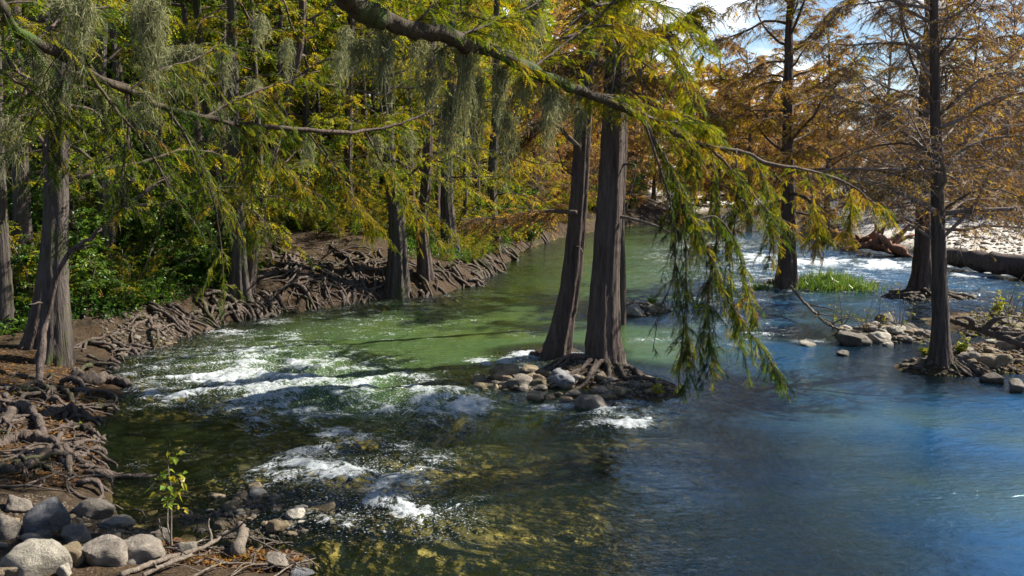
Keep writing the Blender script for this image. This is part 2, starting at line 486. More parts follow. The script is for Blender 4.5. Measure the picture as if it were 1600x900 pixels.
# ------------------------------------------------------------------ ground
def build_ground():
    rs = np.concatenate([np.linspace(.2, 3.6, 10), np.geomspace(4, 60, 420), np.geomspace(62, 900, 60)])
    th = np.concatenate([np.linspace(-180, -48, 34)[:-1], np.linspace(-48, 48, 420), np.linspace(48, 180, 34)[1:]]) * math.pi / 180
    X, Y, q = polar_grid(rs, th)
    H = ground_h(X, Y)
    s = inside_sd(X, Y, POLY)
    right = sstep(6, 12, X - .06 * Y) * (Y > 8)
    mb = MB()
    mb.add(np.stack([X, Y, H], 1), q, None, 0, right, True)
    m, t, out = newmat('ground_soil'); h = NT(t)
    geo = h.n('ShaderNodeNewGeometry').outputs['Position']
    z = h.n('ShaderNodeSeparateXYZ'); h.link(geo, z.inputs[0])
    grav = h.n('ShaderNodeAttribute', attribute_name='tint').outputs['Fac']
    n1 = h.noise(geo, 1.3, 5, .6); n2 = h.noise(geo, 9, 6, .7); n3 = h.noise(geo, 40, 3, .6)
    soil = h.ramp(n2, [(.3, (.012, .009, .006)), (.5, (.042, .030, .020)), (.7, (.10, .075, .05))])
    litter = h.ramp(n3, [(.35, (.02, .013, .008)), (.55, (.07, .045, .025)), (.75, (.16, .11, .07))])
    soil = h.mixc(h.ramp(n1, [(.4, 0.0), (.6, .8)]), soil, litter)
    vo = h.n('ShaderNodeTexVoronoi', i_Scale=4.6); h.link(geo, vo.inputs['Vector'])
    vo2 = h.n('ShaderNodeTexVoronoi', i_Scale=22.0); h.link(geo, vo2.inputs['Vector'])
    gr = h.ramp(vo2.outputs['Color'], [(.0, (.40, .38, .35)), (.5, (.58, .56, .52)), (1, (.72, .70, .66))])
    gr = h.mixc(h.ramp(n1, [(.42, 0.0), (.62, .55)]), gr, (.34, .27, .21))
    gravbar = h.ramp(h.math('ADD', h.math('MULTIPLY', z.outputs[2], .5), h.math('MULTIPLY', n1, .25)), [(.14, 0.0), (.3, 1.0)])
    land = h.mixc(h.math('MULTIPLY', grav, gravbar), soil, gr)
    # river bed: algae covered cobbles, tan to olive
    peb = h.ramp(vo.outputs['Color'], [(0, (.08, .066, .014)), (.35, (.21, .16, .04)), (.7, (.37, .28, .075)), (1, (.50, .42, .17))])
    edge = h.ramp(vo.outputs['Distance'], [(.28, 1.0), (.62, .34)])
    peb = h.mixc(1.0, peb, edge, 'MULTIPLY')
    peb = h.mixc(h.ramp(h.noise(geo, .9, 4, .6), [(.46, .0), (.64, .8)]), peb, (.07, .06, .018))
    bedf = h.ramp(h.math('ADD', z.outputs[2], h.math('MULTIPLY', n2, .10)), [(.035, 1.0), (.085, 0.0)])
    wetf = h.ramp(h.math('ADD', z.outputs[2], h.math('MULTIPLY', n2, .14)), [(.10, 1.0), (.30, 0.0)])
    c = h.mixc(h.math('MULTIPLY', wetf, .65), land, (.04, .028, .018))
    c = h.mixc(bedf, c, peb)
    p = h.n('ShaderNodeBsdfPrincipled', i_Roughness=.9); h.link(c, p.inputs['Base Color'])
    p.inputs['Specular IOR Level'].default_value = .15
    f = h.math('ADD', h.math('MULTIPLY', n2, .7), h.math('ADD', h.math('MULTIPLY', n3, .4), h.math('MULTIPLY', vo.outputs['Distance'], -.6)))
    h.link(h.bump(f, .9, .06), p.inputs['Normal'])
    h.link(p.outputs[0], out.inputs[0])
    o = mb.build('ground', m)
    o['kind'] = 'structure'
build_ground()

# ------------------------------------------------------------------ water
FOAM = [  # centre and half-size in pixels on the water plane, strength
    (330, 600, 120, 20, .75), (450, 590, 130, 26, .72), (270, 622, 60, 14, .80), (560, 600, 110, 18, .62), (395, 560, 60, 26, .55), (440, 530, 120, 22, .42),
    (640, 598, 60, 16, .60), (725, 638, 46, 19, 1.0), (640, 606, 60, 7, .9), (330, 603, 70, 7, .95), (470, 600, 50, 6, .9), (560, 612, 40, 6, .88), (640, 622, 110, 12, .70), (600, 650, 40, 18, .62), (500, 640, 110, 24, .50), (420, 660, 70, 40, .45),
    (840, 560, 60, 8, .9), (780, 568, 70, 12, .70), (880, 640, 80, 8, .7), (990, 668, 50, 10, .72), (930, 645, 60, 9, .6), (1060, 610, 40, 14, .4),
    (500, 742, 42, 14, .75), (430, 740, 50, 30, .48), (520, 700, 70, 40, .42), (640, 735, 90, 30, .34), (660, 810, 70, 22, .82), (585, 830, 50, 22, .66), (550, 790, 50, 30, .55),
    (700, 800, 60, 18, .60), (760, 745, 60, 40, .28), (360, 520, 60, 16, .5), (420, 505, 60, 10, .4), (600, 520, 200, 40, .26),
    (1270, 412, 90, 9, .95), (1380, 416, 60, 10, 1.0), (1180, 405, 50, 14, .7), (1530, 430, 50, 7, .95), (1460, 418, 40, 6, .7), (1170, 445, 40, 10, .55), (1230, 455, 90, 7, .5),
    (1130, 472, 90, 12, .55), (1180, 520, 90, 14, .42), (1270, 535, 40, 8, .5), (1030, 530, 80, 14, .38), (1120, 385, 120, 20, .45), (1500, 470, 120, 20, .3), (820, 520, 60, 14, .35),
    (240, 725, 60, 10, .35), (700, 480, 200, 24, .16), (1050, 400, 100, 30, .35), (1330, 385, 80, 14, .4), (1430, 310, 40, 8, .5)]
CHOP = [(420, 600, 260, 70, 1.0), (650, 640, 140, 50, .9), (560, 760, 190, 90, .9), (680, 820, 90, 40, .8), (950, 655, 110, 26, .7), (1250, 420, 260, 40, .6), (1120, 480, 140, 40, .5),
        (600, 500, 260, 60, .35), (850, 560, 110, 18, .6), (1500, 455, 150, 40, .5)]
FOAM += [(300, 612, 90, 30, .62), (520, 690, 90, 40, .55), (470, 730, 80, 40, .58), (570, 790, 80, 40, .60), (640, 820, 60, 24, .66), (480, 650, 110, 24, .60), (450, 600, 280, 75, .46), (640, 640, 130, 60, .44), (560, 780, 170, 80, .40), (940, 650, 120, 30, .46), (1250, 430, 260, 50, .46), (600, 500, 240, 40, .30), (1150, 510, 130, 40, .34), (330, 640, 60, 60, .40), (700, 470, 220, 40, .24)]
def build_water():
    rs = np.concatenate([np.geomspace(3.2, 30, 720), np.geomspace(30.3, 230, 130)])
    th = np.linspace(-46, 46, 900) * math.pi / 180
    X, Y, q = polar_grid(rs, th)
    H = ground_h(X, Y)
    px, py = to_px(X, Y, 0 * X)
    def gsum(L):
        s = np.zeros(len(X))
        for a, b, rx, ry, k in L:
            s = np.maximum(s, k * np.exp(-((px - a) / rx) ** 2 - ((py - b) / ry) ** 2))
        return s
    foam, chop = gsum(FOAM), gsum(CHOP)
    wx, wy = X + .5 * perlin(X * .4, Y * .4), Y + .5 * perlin(X * .4 + 9, Y * .4 + 4)
    wx2, wy2 = X + .35 * perlin(X * 1.3, Y * 1.3 + 7), Y + .35 * perlin(X * 1.3 + 3, Y * 1.3)
    rf = 0
    for i_, (fq, am) in enumerate(((.85, .9), (1.8, .6), (3.7, .38), (7.6, .22), (14, .11))):
        rf = rf + am * (1 - 2.2 * np.abs(perlin(wx2 * fq + 31 * i_, wy2 * fq * 1.35 - 17 * i_)))
    big = 1 - np.abs(perlin(wx * .75, wy * 1.5 + 3)) * 2
    mid = 1 - np.abs(perlin(wx * 1.9 + 5, wy * 3.2)) * 2
    sm = perlin(wx * 5.5, wy * 8.0)
    Z = chop * .088 * rf
    crest = sstep(.75, 1.75, rf)
    foam = np.where(foam > .85, foam * (.62 + .4 * crest), np.maximum(foam * (.26 + .62 * crest), chop * (.09 + .47 * crest)))
    Z += .012 * perlin(wx * 1.1, wy * 1.8) + (.008 * perlin(wx * 2.6 + 9, wy * 6.5) + .004 * perlin(wx * 6, wy * 13)) * (.35 + .8 * sstep(-.3, .4, perlin(X * .3, Y * .6)))
    # the hollow and standing wave below the island, running out to the left
    c = P(560, 642); dx, dy = X - c[0], Y - c[1]
    Z += -.13 * np.exp(-(dx / 1.9) ** 2 - (dy / .30) ** 2) + .10 * np.exp(-((dx - .2) / 1.9) ** 2 - ((dy - .62) / .34) ** 2)
    c = P(690, 845); dx, dy = X - c[0], Y - c[1]
    Z += .05 * np.exp(-(dx / .9) ** 2 - ((dy - .2) / .16) ** 2) - .03 * np.exp(-(dx / .9) ** 2 - (dy / .2) ** 2)
    Z += foam * .03 * (perlin(X * 9, Y * 9) + .5)
    depth = np.clip(Z - H, 0, 3)
    f0, _ = px, py
    blue = sstep(-60, 260, (px - 1000) + .6 * (py - 620) * (py > 620) + 120 * perlin(X * .25, Y * .25))  # mask for the reflected sky blue painted into the right-hand water
    mb = MB()
    keep = ~((H[q] > .12).all(1))
    mb.add(np.stack([X, Y, Z], 1), q[keep], None, 0, foam, True)
    m, t, out = newmat('river_water'); h = NT(t)
    geo = h.n('ShaderNodeNewGeometry').outputs['Position']
    fo = h.n('ShaderNodeAttribute', attribute_name='tint').outputs['Fac']
    de = h.n('ShaderNodeAttribute', attribute_name='depth').outputs['Fac']
    bl = h.n('ShaderNodeAttribute', attribute_name='blue').outputs['Fac']
    ch = h.n('ShaderNodeAttribute', attribute_name='chop').outputs['Fac']
    # ripples
    r1 = h.noise(h.map(geo, (2.2, 5.5, 1), (0, 0, .15)), 1.0, 3, .55, .4)
    r2 = h.noise(h.map(geo, (7, 17, 1), (0, 0, -.18)), 1.0, 3, .6, .5)
    r3 = h.noise(h.map(geo, (22, 30, 1)), 1.0, 2, .5)
    hh = h.math('ADD', h.math('MULTIPLY', r1, .55), h.math('ADD', h.math('MULTIPLY', r2, .46), h.math('MULTIPLY', r3, h.math('MULTIPLY', ch, .10))))
    bmp = h.n('ShaderNodeBump', i_Distance=.075)
    slick = h.ramp(h.noise(h.map(geo, (.35, .8, 1), (0, 0, .3)), 1.0, 3, .6, .8), [(.38, .35), (.62, 1.25)])
    h.link(hh, bmp.inputs['Height']); h.link(h.math('MULTIPLY', h.math('ADD', h.math('MULTIPLY', ch, .4), .6), slick), bmp.inputs['Strength'])
    nb = bmp.outputs[0]
    bm2 = h.n('ShaderNodeBump', i_Distance=.075, i_Strength=.16); h.link(hh, bm2.inputs['Height'])
    # body colour: suspended green in the channel, painted sky-reflection blue in the wide pool
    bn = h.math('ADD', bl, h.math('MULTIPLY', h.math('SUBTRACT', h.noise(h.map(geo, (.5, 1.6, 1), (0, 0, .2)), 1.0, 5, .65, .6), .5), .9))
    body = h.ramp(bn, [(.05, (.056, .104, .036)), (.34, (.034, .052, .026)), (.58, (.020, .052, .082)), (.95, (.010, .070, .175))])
    body = h.mixc(h.ramp(h.noise(geo, .55, 3, .55), [(.35, 0.0), (.7, .55)]), body, (.080, .108, .018))
    turb = h.ramp(de, [(0.0, 0.0), (.15, .06), (.40, .17), (.7, .45), (1.0, .90)])
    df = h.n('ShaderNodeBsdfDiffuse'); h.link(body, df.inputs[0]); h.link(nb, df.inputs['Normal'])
    tint = h.mixc(turb, (.93, .95, .85), (.55, .68, .42))
    tr = h.n('ShaderNodeBsdfTransparent'); h.link(tint, tr.inputs[0])
    m1 = h.n('ShaderNodeMixShader'); h.link(turb, m1.inputs[0]); h.link(tr.outputs[0], m1.inputs[1]); h.link(df.outputs[0], m1.inputs[2])
    gl = h.n('ShaderNodeBsdfGlossy', i_Roughness=.06); h.link(nb, gl.inputs['Normal']); gl.inputs[0].default_value = (.80, .93, 1, 1)
    fr = h.n('ShaderNodeFresnel', i_IOR=2.2); h.link(nb, fr.inputs['Normal'])
    fr2 = h.n('ShaderNodeFresnel', i_IOR=1.42); h.link(nb, fr2.inputs['Normal'])
    ff = h.math('ADD', h.math('MULTIPLY', fr.outputs[0], bl), h.math('MULTIPLY', fr2.outputs[0], h.math('SUBTRACT', 1.0, bl)))
    m2 = h.n('ShaderNodeMixShader'); h.link(ff, m2.inputs[0]); h.link(m1.outputs[0], m2.inputs[1]); h.link(gl.outputs[0], m2.inputs[2])
    # foam, plus glints painted as white specks on the choppy water
    warp = h.n('ShaderNodeTexNoise', i_Scale=1.6, i_Detail=2); h.link(geo, warp.inputs['Vector'])
    va = h.n('ShaderNodeVectorMath', operation='MULTIPLY_ADD'); h.link(warp.outputs['Color'], va.inputs[0]); va.inputs[1].default_value = (.7, .7, 0); h.link(geo, va.inputs[2])
    f1 = h.noise(h.map(va.outputs[0], (2.2, 4.6, 1), (0, 0, .12)), 1.0, 8, .72)
    f2 = h.noise(h.map(va.outputs[0], (16, 24, 1), (0, 0, .3)), 1.0, 5, .8)
    fn = h.math('ADD', h.math('MULTIPLY', f1, .42), h.math('MULTIPLY', f2, .58))
    fm = h.math('ADD', fn, h.math('MULTIPLY', fo, .42))
    fmask = h.ramp(h.math('MULTIPLY', fm, .8), [(.515, 0.0), (.548, .6), (.63, .97)])
    fmask = h.math('MULTIPLY', fmask, h.ramp(fo, [(.02, 0.0), (.16, 1.0)]))
    gl_n = h.noise(h.map(geo, (30, 46, 1)), 1.0, 3, .7)
    painted_glint = h.ramp(h.math('ADD', gl_n, h.math('MULTIPLY', ch, .14)), [(.69, 0.0), (.73, .9)])
    fmask = h.math('MAXIMUM', fmask, h.math('MULTIPLY', painted_glint, h.ramp(ch, [(.06, 0.0), (.3, 1.0)])))
    fd = h.n('ShaderNodeBsdfDiffuse'); fd.inputs[0].default_value = (.68, .73, .77, 1)
    h.link(h.bump(fn, 1.0, .12), fd.inputs['Normal'])
    m3 = h.n('ShaderNodeMixShader'); h.link(fmask, m3.inputs[0]); h.link(m2.outputs[0], m3.inputs[1]); h.link(fd.outputs[0], m3.inputs[2])
    h.link(m3.outputs[0], out.inputs[0])
    o = mb.build('water', m)
    o['kind'] = 'structure'
    me = o.data
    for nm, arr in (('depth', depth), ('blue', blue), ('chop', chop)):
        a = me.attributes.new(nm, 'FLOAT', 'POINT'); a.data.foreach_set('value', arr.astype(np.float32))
    # the same river beyond the picture's edges
    return o
build_water()
# ------------------------------------------------------------------ things, parts
def thing(name, label, cat, loc, group=None):
    o = bpy.data.objects.new(name, None)
    COL.objects.link(o)
    o.empty_display_size = .2
    o.location = loc
    return tag(o, label, cat, group)
def tag(o, label, cat, group=None, kind=None):
    o['label'] = label
    o['category'] = cat
    if group: o['group'] = group
    if kind: o['kind'] = kind
    return o
def dup(root, loc, rotz=0, sc=1.0, label=None):
    r = root.copy(); COL.objects.link(r)
    r.location = loc; r.rotation_euler = (0, 0, rotz); r.scale = (sc, sc, sc)
    if label: r['label'] = label
    for ch in root.children:
        c = ch.copy(); COL.objects.link(c); c.parent = r
        for g in ch.children:
            d = g.copy(); COL.objects.link(d); d.parent = c
    return r

UP = np.array([0, 0, 1.])
def at_t(pts, t):
    pts = np.asarray(pts, float)
    n = len(pts) - 1
    u = np.clip(np.asarray(t, float), 0, .9999) * n
    i = u.astype(int); f = (u - i)[:, None]
    return pts[i] * (1 - f) + pts[i + 1] * f, unit(pts[i + 1] - pts[i])
def batch_tubes(mb, PT, r0, r1, mat=0, tint=.5, k=3):
    n, m, _ = PT.shape
    if n == 0: return
    T = unit(np.gradient(PT, axis=1))
    A = unit(np.cross(T, np.array([.37, .61, .7])))
    B = np.cross(T, A)
    r = (np.asarray(r0).reshape(-1, 1) * (1 - np.linspace(0, 1, m)) + np.asarray(r1).reshape(-1, 1) * np.linspace(0, 1, m))
    th = np.arange(k) * 2 * np.pi / k
    V = PT[:, :, None, :] + r[:, :, None, None] * (np.cos(th)[:, None] * A[:, :, None, :] + np.sin(th)[:, None] * B[:, :, None, :])
    i = np.arange(n)[:, None, None] * (m * k) + np.arange(m - 1)[None, :, None] * k
    j = np.arange(k)[None, None, :]
    q = np.stack([i + j, i + (j + 1) % k, i + k + (j + 1) % k, i + k + j], -1).reshape(-1, 4)
    mb.add(V.reshape(-1, 3), q, None, mat, tint, True)
def grow(rng, p, d, L, n=8, wob=.15, grav=0.0, lift=0.0):
    p = np.array(p, float); d = unit(np.array(d, float))
    pts = [p.copy()]
    for i in range(n):
        d = unit(d + rng.normal(0, wob, 3) - UP * grav + UP * lift * (i / n))
        p = p + d * L / n
        pts.append(p.copy())
    return np.array(pts)
def clothe(mb, pts, rng, n_sub, L, nf, fl, fw, tint, spread=.08, droop=.35, hang=.35, t0=.15, kind='comb', leafmat=1, woodmat=0, fhang=.35, rad=.007, taper=.6, twigs=0, flat=.6):
    """side shoots along a branch, with leaves along every shoot"""
    if n_sub < 1: return
    t = rng.uniform(t0, 1, n_sub)
    p, T = at_t(pts, t)
    lat = unit(np.cross(T, UP) + rng.normal(0, .15, (n_sub, 3)))
    sg = rng.choice([-1, 1], n_sub)[:, None]
    d = unit(T * rng.uniform(.25, .9, (n_sub, 1)) + lat * sg * rng.uniform(.5, 1.2, (n_sub, 1)) + UP * rng.uniform(-hang, .3, (n_sub, 1)))
    ln = (L * (1.05 - taper * t) * rng.uniform(.45, 1.35, n_sub))[:, None]
    sv_ = np.linspace(0, 1, 5)
    PT = p[:, None, :] + d[:, None, :] * (ln * sv_)[:, :, None] - UP * (ln * droop * sv_ ** 2)[:, :, None]
    PT[:, 1:] += rng.normal(0, .03, (n_sub, 4, 3)) * ln[:, :, None]
    batch_tubes(mb, PT, np.full(n_sub, rad), np.full(n_sub, rad * .35), woodmat)
    def place(cnt, u0):
        m = n_sub * cnt
        si = np.repeat(np.arange(n_sub), cnt)
        u = np.clip(u0 + (1 - u0) * rng.random(m), 0, .999) * 4
        i = u.astype(int); f = (u - i)[:, None]
        b = PT[si, i] * (1 - f) + PT[si, i + 1] * f
        tn = unit(PT[si, i + 1] - PT[si, i])
        sd = unit(np.cross(tn, UP) + rng.normal(0, .3, (m, 3)))
        return m, si, b, tn, sd
    if nf:
        m, si, b, tn, sd = place(nf, .06)
        D = unit(tn * rng.uniform(.3, 1.1, (m, 1)) + sd * rng.choice([-1, 1], m)[:, None] * rng.uniform(.3, 1, (m, 1)) - UP * fhang * rng.uniform(.2, 1.4, (m, 1)))
        N = unit(UP * flat + rng.normal(0, .5, (m, 3)))
        tt = np.clip(tint + rng.normal(0, spread, n_sub)[si] + rng.normal(0, spread * .5, m), 0, 1)
        leaves(mb, b, D, N, fl * rng.uniform(.4, 1.4, m), fw * rng.uniform(.6, 1.25, m), tt, leafmat, kind)
    if twigs:
        m, si, b, tn, sd = place(twigs, .1)
        D = unit(tn * rng.uniform(.3, 1.1, (m, 1)) + sd * rng.choice([-1, 1], m)[:, None] * rng.uniform(.3, 1, (m, 1)) + rng.normal(0, .25, (m, 3)) - UP * .15)
        leaves(mb, b, D, UP + rng.normal(0, .6, (m, 3)), rng.uniform(.12, .35, m) * (.4 + L), .012, .5, woodmat, 'twig')

def trunk_mesh(mb, pts, r0, r1, flare=1.0, fl_h=.55, nfl=9, rng=None, k=44, n=60, mat=0, flute=.06):
    """tapered trunk with a fluted, buttressed foot"""
    pts = smooth_path(pts, n)
    s = np.concatenate([[0], np.cumsum(np.linalg.norm(np.diff(pts, axis=0), axis=1))])
    u = s / s[-1]
    r = r0 + (r1 - r0) * u ** .85
    th = np.linspace(0, 2 * np.pi, k, endpoint=False)
    ph = rng.uniform(0, 6.28, 4)
    lob = np.abs(np.sin(nfl * .5 * th[None, :] + ph[0] + .25 * s[:, None])) ** .8 - .6 + .35 * np.sin(3 * th + ph[1])[None, :] + .25 * np.sin(2 * th + ph[2] + .2 * s[:, None])
    dec = np.exp(-s / fl_h)[:, None]
    rough = (1 + flare * dec * (.75 + .55 * lob)) * (1 + flute * lob * (1 - dec) + .05 * np.sin(7 * th[None, :] + ph[3] + .5 * s[:, None]))
    rough = rough * (1 + .035 * rng.normal(0, 1, (n, k)))
    tube(mb, pts, r, k, mat, .5, True, rough)
    return pts
def root_path(rng, x, y, ang, L, r, arch=.5, n=12, wob=.35):
    pts = []
    a = ang
    zz = rng.uniform(0, 6.28)
    for i in range(n + 1):
        pts.append((x, y))
        a += rng.normal(0, wob)
        a = a * .92 + ang * .08
        x += math.cos(a) * L / n; y += math.sin(a) * L / n
    pts = np.array(pts)
    h = np.maximum(ground_h(pts[:, 0], pts[:, 1]), -.35)
    s = np.linspace(0, 1, n + 1)
    z = h + r * .45 + arch * r * (1 + np.sin(zz + s * rng.uniform(4, 9))) * np.sin(np.pi * np.clip(s * 1.02, 0, 1)) ** .5
    z[-1] = h[-1] - r * .8
    return np.column_stack([pts, z])
def add_root(parent, base, rng, x, y, ang, L, r, mat, **kw):
    p = smooth_path(root_path(rng, x, y, ang, L, r, **kw), 26)
    k = 9
    u = np.linspace(0, 1, 26)
    rr = r * .85 * (1 - .86 * u) * (1 + .18 * np.sin(u * rng.uniform(8, 16) + rng.uniform(0, 6)))
    mb = MB()
    tube(mb, p, rr, k, 0, .5, True, 1 + .16 * rng.normal(0, 1, (26, k)))
    # a fork or two
    for q in range(rng.integers(0, 3)):
        i = rng.integers(6, 20)
        dd = p[i + 1] - p[i]
        a2 = math.atan2(dd[1], dd[0]) + rng.choice([-1, 1]) * rng.uniform(.4, 1.0)
        p2 = smooth_path(root_path(rng, p[i][0], p[i][1], a2, L * rng.uniform(.25, .5), r * .45, n=8, wob=.3), 14)
        p2[0] = p[i]
        tube(mb, p2, r * np.linspace(.55, .15, 14), 7, 0, .5, True, 1 + .12 * rng.normal(0, 1, (14, 7)))
    return mb.build('root', mat, parent, None, base)

# ------------------------------------------------------------------ one cypress with its own trunk line, limbs, crown and roots
def key_tree(label, px_line, depth, H, r0, r1, seed, base_px=None, flare=1.0, fl_h=.55, bark=None, wood=None, tint=.5, spread=.1, n_br=26, h0=3.0, blen=2.4, nsub=7, nf=9, fl=.15, fw=.06,
             twigs=0, grp=None, cat='tree', name='cypress_tree', skew=(0, 0), br_up=.25, grav=.06, bias=None, leafmat=None, subL=.7, nfl=9, kind='comb', fhang=.35, skip=None, extra=None):
    rng = np.random.default_rng(seed)
    bark = bark or M_bark; wood = wood or M_twig
    pts = [Q(a, b, depth) for a, b in px_line]
    z0 = gz(pts[0][0], pts[0][1])
    pts[0][2] = z0 - .25
    top = pts[-1]
    if H > top[2] + 1:
        d = unit(pts[-1] - pts[-2]) * .35 + UP * .9 + np.array([*skew, 0])
        d /= d[2]
        k = 4
        for i in range(1, k + 1):
            pts.append(top + d * (H - top[2]) * i / k + np.append(rng.normal(0, .07, 2), 0) * i)
    base = np.array([pts[0][0], pts[0][1], z0])
    o = thing(name, label, cat, base, grp)
    mb = MB()
    line = trunk_mesh(mb, pts, r0, r1, flare, fl_h, nfl, rng)
    mb.build('trunk', bark, o, None, base)
    cr = MB()
    zs = line[:, 2]
    for i in range(n_br):
        h = h0 + (H - h0) * ((i + rng.random()) / n_br) ** 1.0
        k = int(np.argmin(np.abs(zs - h)))
        u = (h - h0) / max(H - h0, .1)
        a = i * 2.399 + rng.uniform(-.5, .5)
        if bias is not None and rng.random() < bias[1]:
            a = bias[0] + rng.normal(0, .6)
        if skip is not None and skip(a, h): continue
        L = blen * (1.0 - .72 * u) * rng.uniform(.6, 1.25)
        bp = grow(rng, line[k], (math.cos(a), math.sin(a), br_up + .5 * u + rng.normal(0, .22)), L, 8, .19, grav, .05)
        rb = min(.012 + .011 * L, r0 * .5)
        tube(cr, bp, np.linspace(rb, .006, 9), 5, 0, .5, True)
        clothe(cr, bp, rng, int(nsub * L), subL * (.55 + .22 * L), nf, fl, fw, tint, spread, kind=kind, twigs=twigs, fhang=fhang)
    if extra: extra(cr, line, rng)
    cr.build('crown', [wood, leafmat or M_leaf], o, None, base)
    return o, base, line

def limb_part(parent, base, pts, r0, r1, mat, rng, n=40, name='limb', k=9):
    p = smooth_path(pts, n)
    p[1:-1] += rng.normal(0, min(.012, r0 * .15), (n - 2, 3))
    mb = MB()
    u = np.linspace(0, 1, n)
    rr = (r0 + (r1 - r0) * u ** .8) * (1 + .08 * np.sin(u * 31 + r0 * 90))
    tube(mb, p, rr, k, 0, .5, True, 1 + .10 * rng.normal(0, 1, (n, k)))
    mb.build(name, mat, parent, None, base)
    return p

# ================================================================== the twin cypresses on the island
rng = np.random.default_rng(11)
def twin_extra(side):
    def f(cr, line, rng):
        if side == 'L':     # rust coloured branch to the left, low over the water
            for (a, dep2, ti, n) in (([(900, 332), (850, 330), (800, 338), (742, 342)], 16.0, .86, 26), ([(905, 230), (860, 190), (842, 200), (800, 240)], 15.0, .84, 20), ([(905, 120), (850, 60), (790, 40), (720, 20)], 14.3, .58, 26)):
                bp = smooth_path([Q(p_[0], p_[1], 14.6 + (dep2 - 14.6) * k / 3) for k, p_ in enumerate(a)], 12)
                tube(cr, bp, np.linspace(.045, .01, 12), 6, 0)
                clothe(cr, bp, rng, n * 4, .8, 10, .14, .055, ti, .07, twigs=5)
        else:
            for a, ti in (([(958, 30, 13.9), (940, 70, 13.2), (915, 120, 12.7), (890, 165, 12.4)], .58), ([(960, 10, 13.9), (985, 50, 13.1), (1000, 110, 12.6), (1005, 160, 12.4)], .60), ([(957, 60, 13.9), (962, 85, 13.0), (958, 130, 12.5), (950, 175, 12.3)], .66), ([(955, 90, 13.9), (925, 100, 13.3), (880, 120, 13.0), (840, 160, 12.8)], .62),
                          ([(960, 0, 13.9), (930, 10, 13.2), (890, 40, 12.8), (860, 90, 12.6)], .55), ([(962, 0, 13.9), (1010, 20, 13.2), (1050, 70, 12.8), (1070, 130, 12.6)], .64), ([(956, 120, 13.9), (1000, 150, 13.2), (1050, 190, 12.8), (1090, 240, 12.6)], .80)):
                bp = smooth_path([Q(*v) for v in a], 12)
                tube(cr, bp, np.linspace(.035, .008, 12), 6, 0)
                clothe(cr, bp, rng, 42, .55, 8, .10, .045, ti + .10, .13, twigs=4)
            for (a, dep2, ti, n) in (([(955, 110), (1000, 60), (1050, 40), (1100, 10)], 13, .62, 30), ([(955, 130), (1010, 120), (1070, 140), (1130, 190)], 12.8, .80, 30), ([(950, 105), (900, 90), (850, 110), (800, 150)], 13, .80, 24), ([(955, 60), (940, 10), (900, -40)], 13, .62, 20)):
                bp = smooth_path([Q(p_[0], p_[1], 13.9 + (dep2 - 13.9) * k / 3) for k, p_ in enumerate(a)], 12)
                tube(cr, bp, np.linspace(.05, .01, 12), 6, 0)
                clothe(cr, bp, rng, n * 4, .8, 10, .14, .055, ti, .08, twigs=5)
    return f
C1, c1b, c1l = key_tree('left twin of the two big island cypresses, its foot sweeping left', [(862, 556), (876, 520), (892, 440), (903, 330), (911, 200), (918, 60)], 14.9, 16, .195, .05, 21,
    flare=1.0, fl_h=.45, tint=.60, n_br=13, h0=7.0, blen=2.2, nsub=6, nf=6, twigs=2, extra=twin_extra('L'))
C2, c2b, c2l = key_tree('right twin of the two big island cypresses, thicker with a straight fluted foot', [(944, 580), (942, 520), (945, 430), (952, 320), (958, 200), (962, 60)], 13.9, 17, .255, .06, 22,
    flare=.8, fl_h=.7, tint=.62, n_br=13, h0=6.8, blen=2.3, nsub=6, nf=6, twigs=2, extra=twin_extra('R'), nfl=11)
limb_part(C2, c2b, [Q(958, 336, 13.9), Q(1000, 345, 13.7), Q(1030, 355, 13.5), Q(1056, 369, 13.3)], .032, .012, M_dead, rng, 20)
limb_part(C2, c2b, [Q(955, 260, 13.9), Q(985, 256, 13.8), Q(993, 265, 13.7), Q(988, 290, 13.7), Q(978, 330, 13.6)], .022, .008, M_twig, rng, 20)
limb_part(C1, c1b, [Q(908, 280, 14.9), Q(893, 272, 14.8), Q(880, 262, 14.8), Q(872, 235, 14.8)], .03, .008, M_twig, rng, 20)
limb_part(C1, c1b, [Q(893, 385, 14.9), Q(905, 386, 14.6), Q(912, 396, 14.3)], .015, .006, M_dead, rng, 10)
# the feet run out into roots
for i in range(14):
    a = rng.uniform(-2.9, .3)
    add_root(C2, c2b, rng, c2b[0] + .36 * math.cos(a), c2b[1] + .36 * math.sin(a), a, rng.uniform(.6, 1.6), rng.uniform(.035, .07), M_root)
add_root(C2, c2b, rng, c2b[0] + .35, c2b[1] - .2, -.15, 1.9, .05, M_root, wob=.15)
add_root(C2, c2b, rng, c2b[0] + .3, c2b[1] - .3, -.5, 1.5, .06, M_root, wob=.2)
for i in range(6):
    a = rng.uniform(2.4, 4.2)
    add_root(C1, c1b, rng, c1b[0] + .3 * math.cos(a), c1b[1] + .3 * math.sin(a), a, rng.uniform(.4, .9), rng.uniform(.05, .09), M_bark, wob=.15)
C3, c3b, _ = key_tree('thin dark cypress stem on the small rock pile just behind the twin cypresses', [(973, 490), (972, 440), (970, 360), (974, 260), (978, 150)], 18.3, 11, .10, .03, 23, flare=.6, fl_h=.3, n_br=16, h0=5.2, blen=1.8, tint=.8, twigs=3, nf=5)

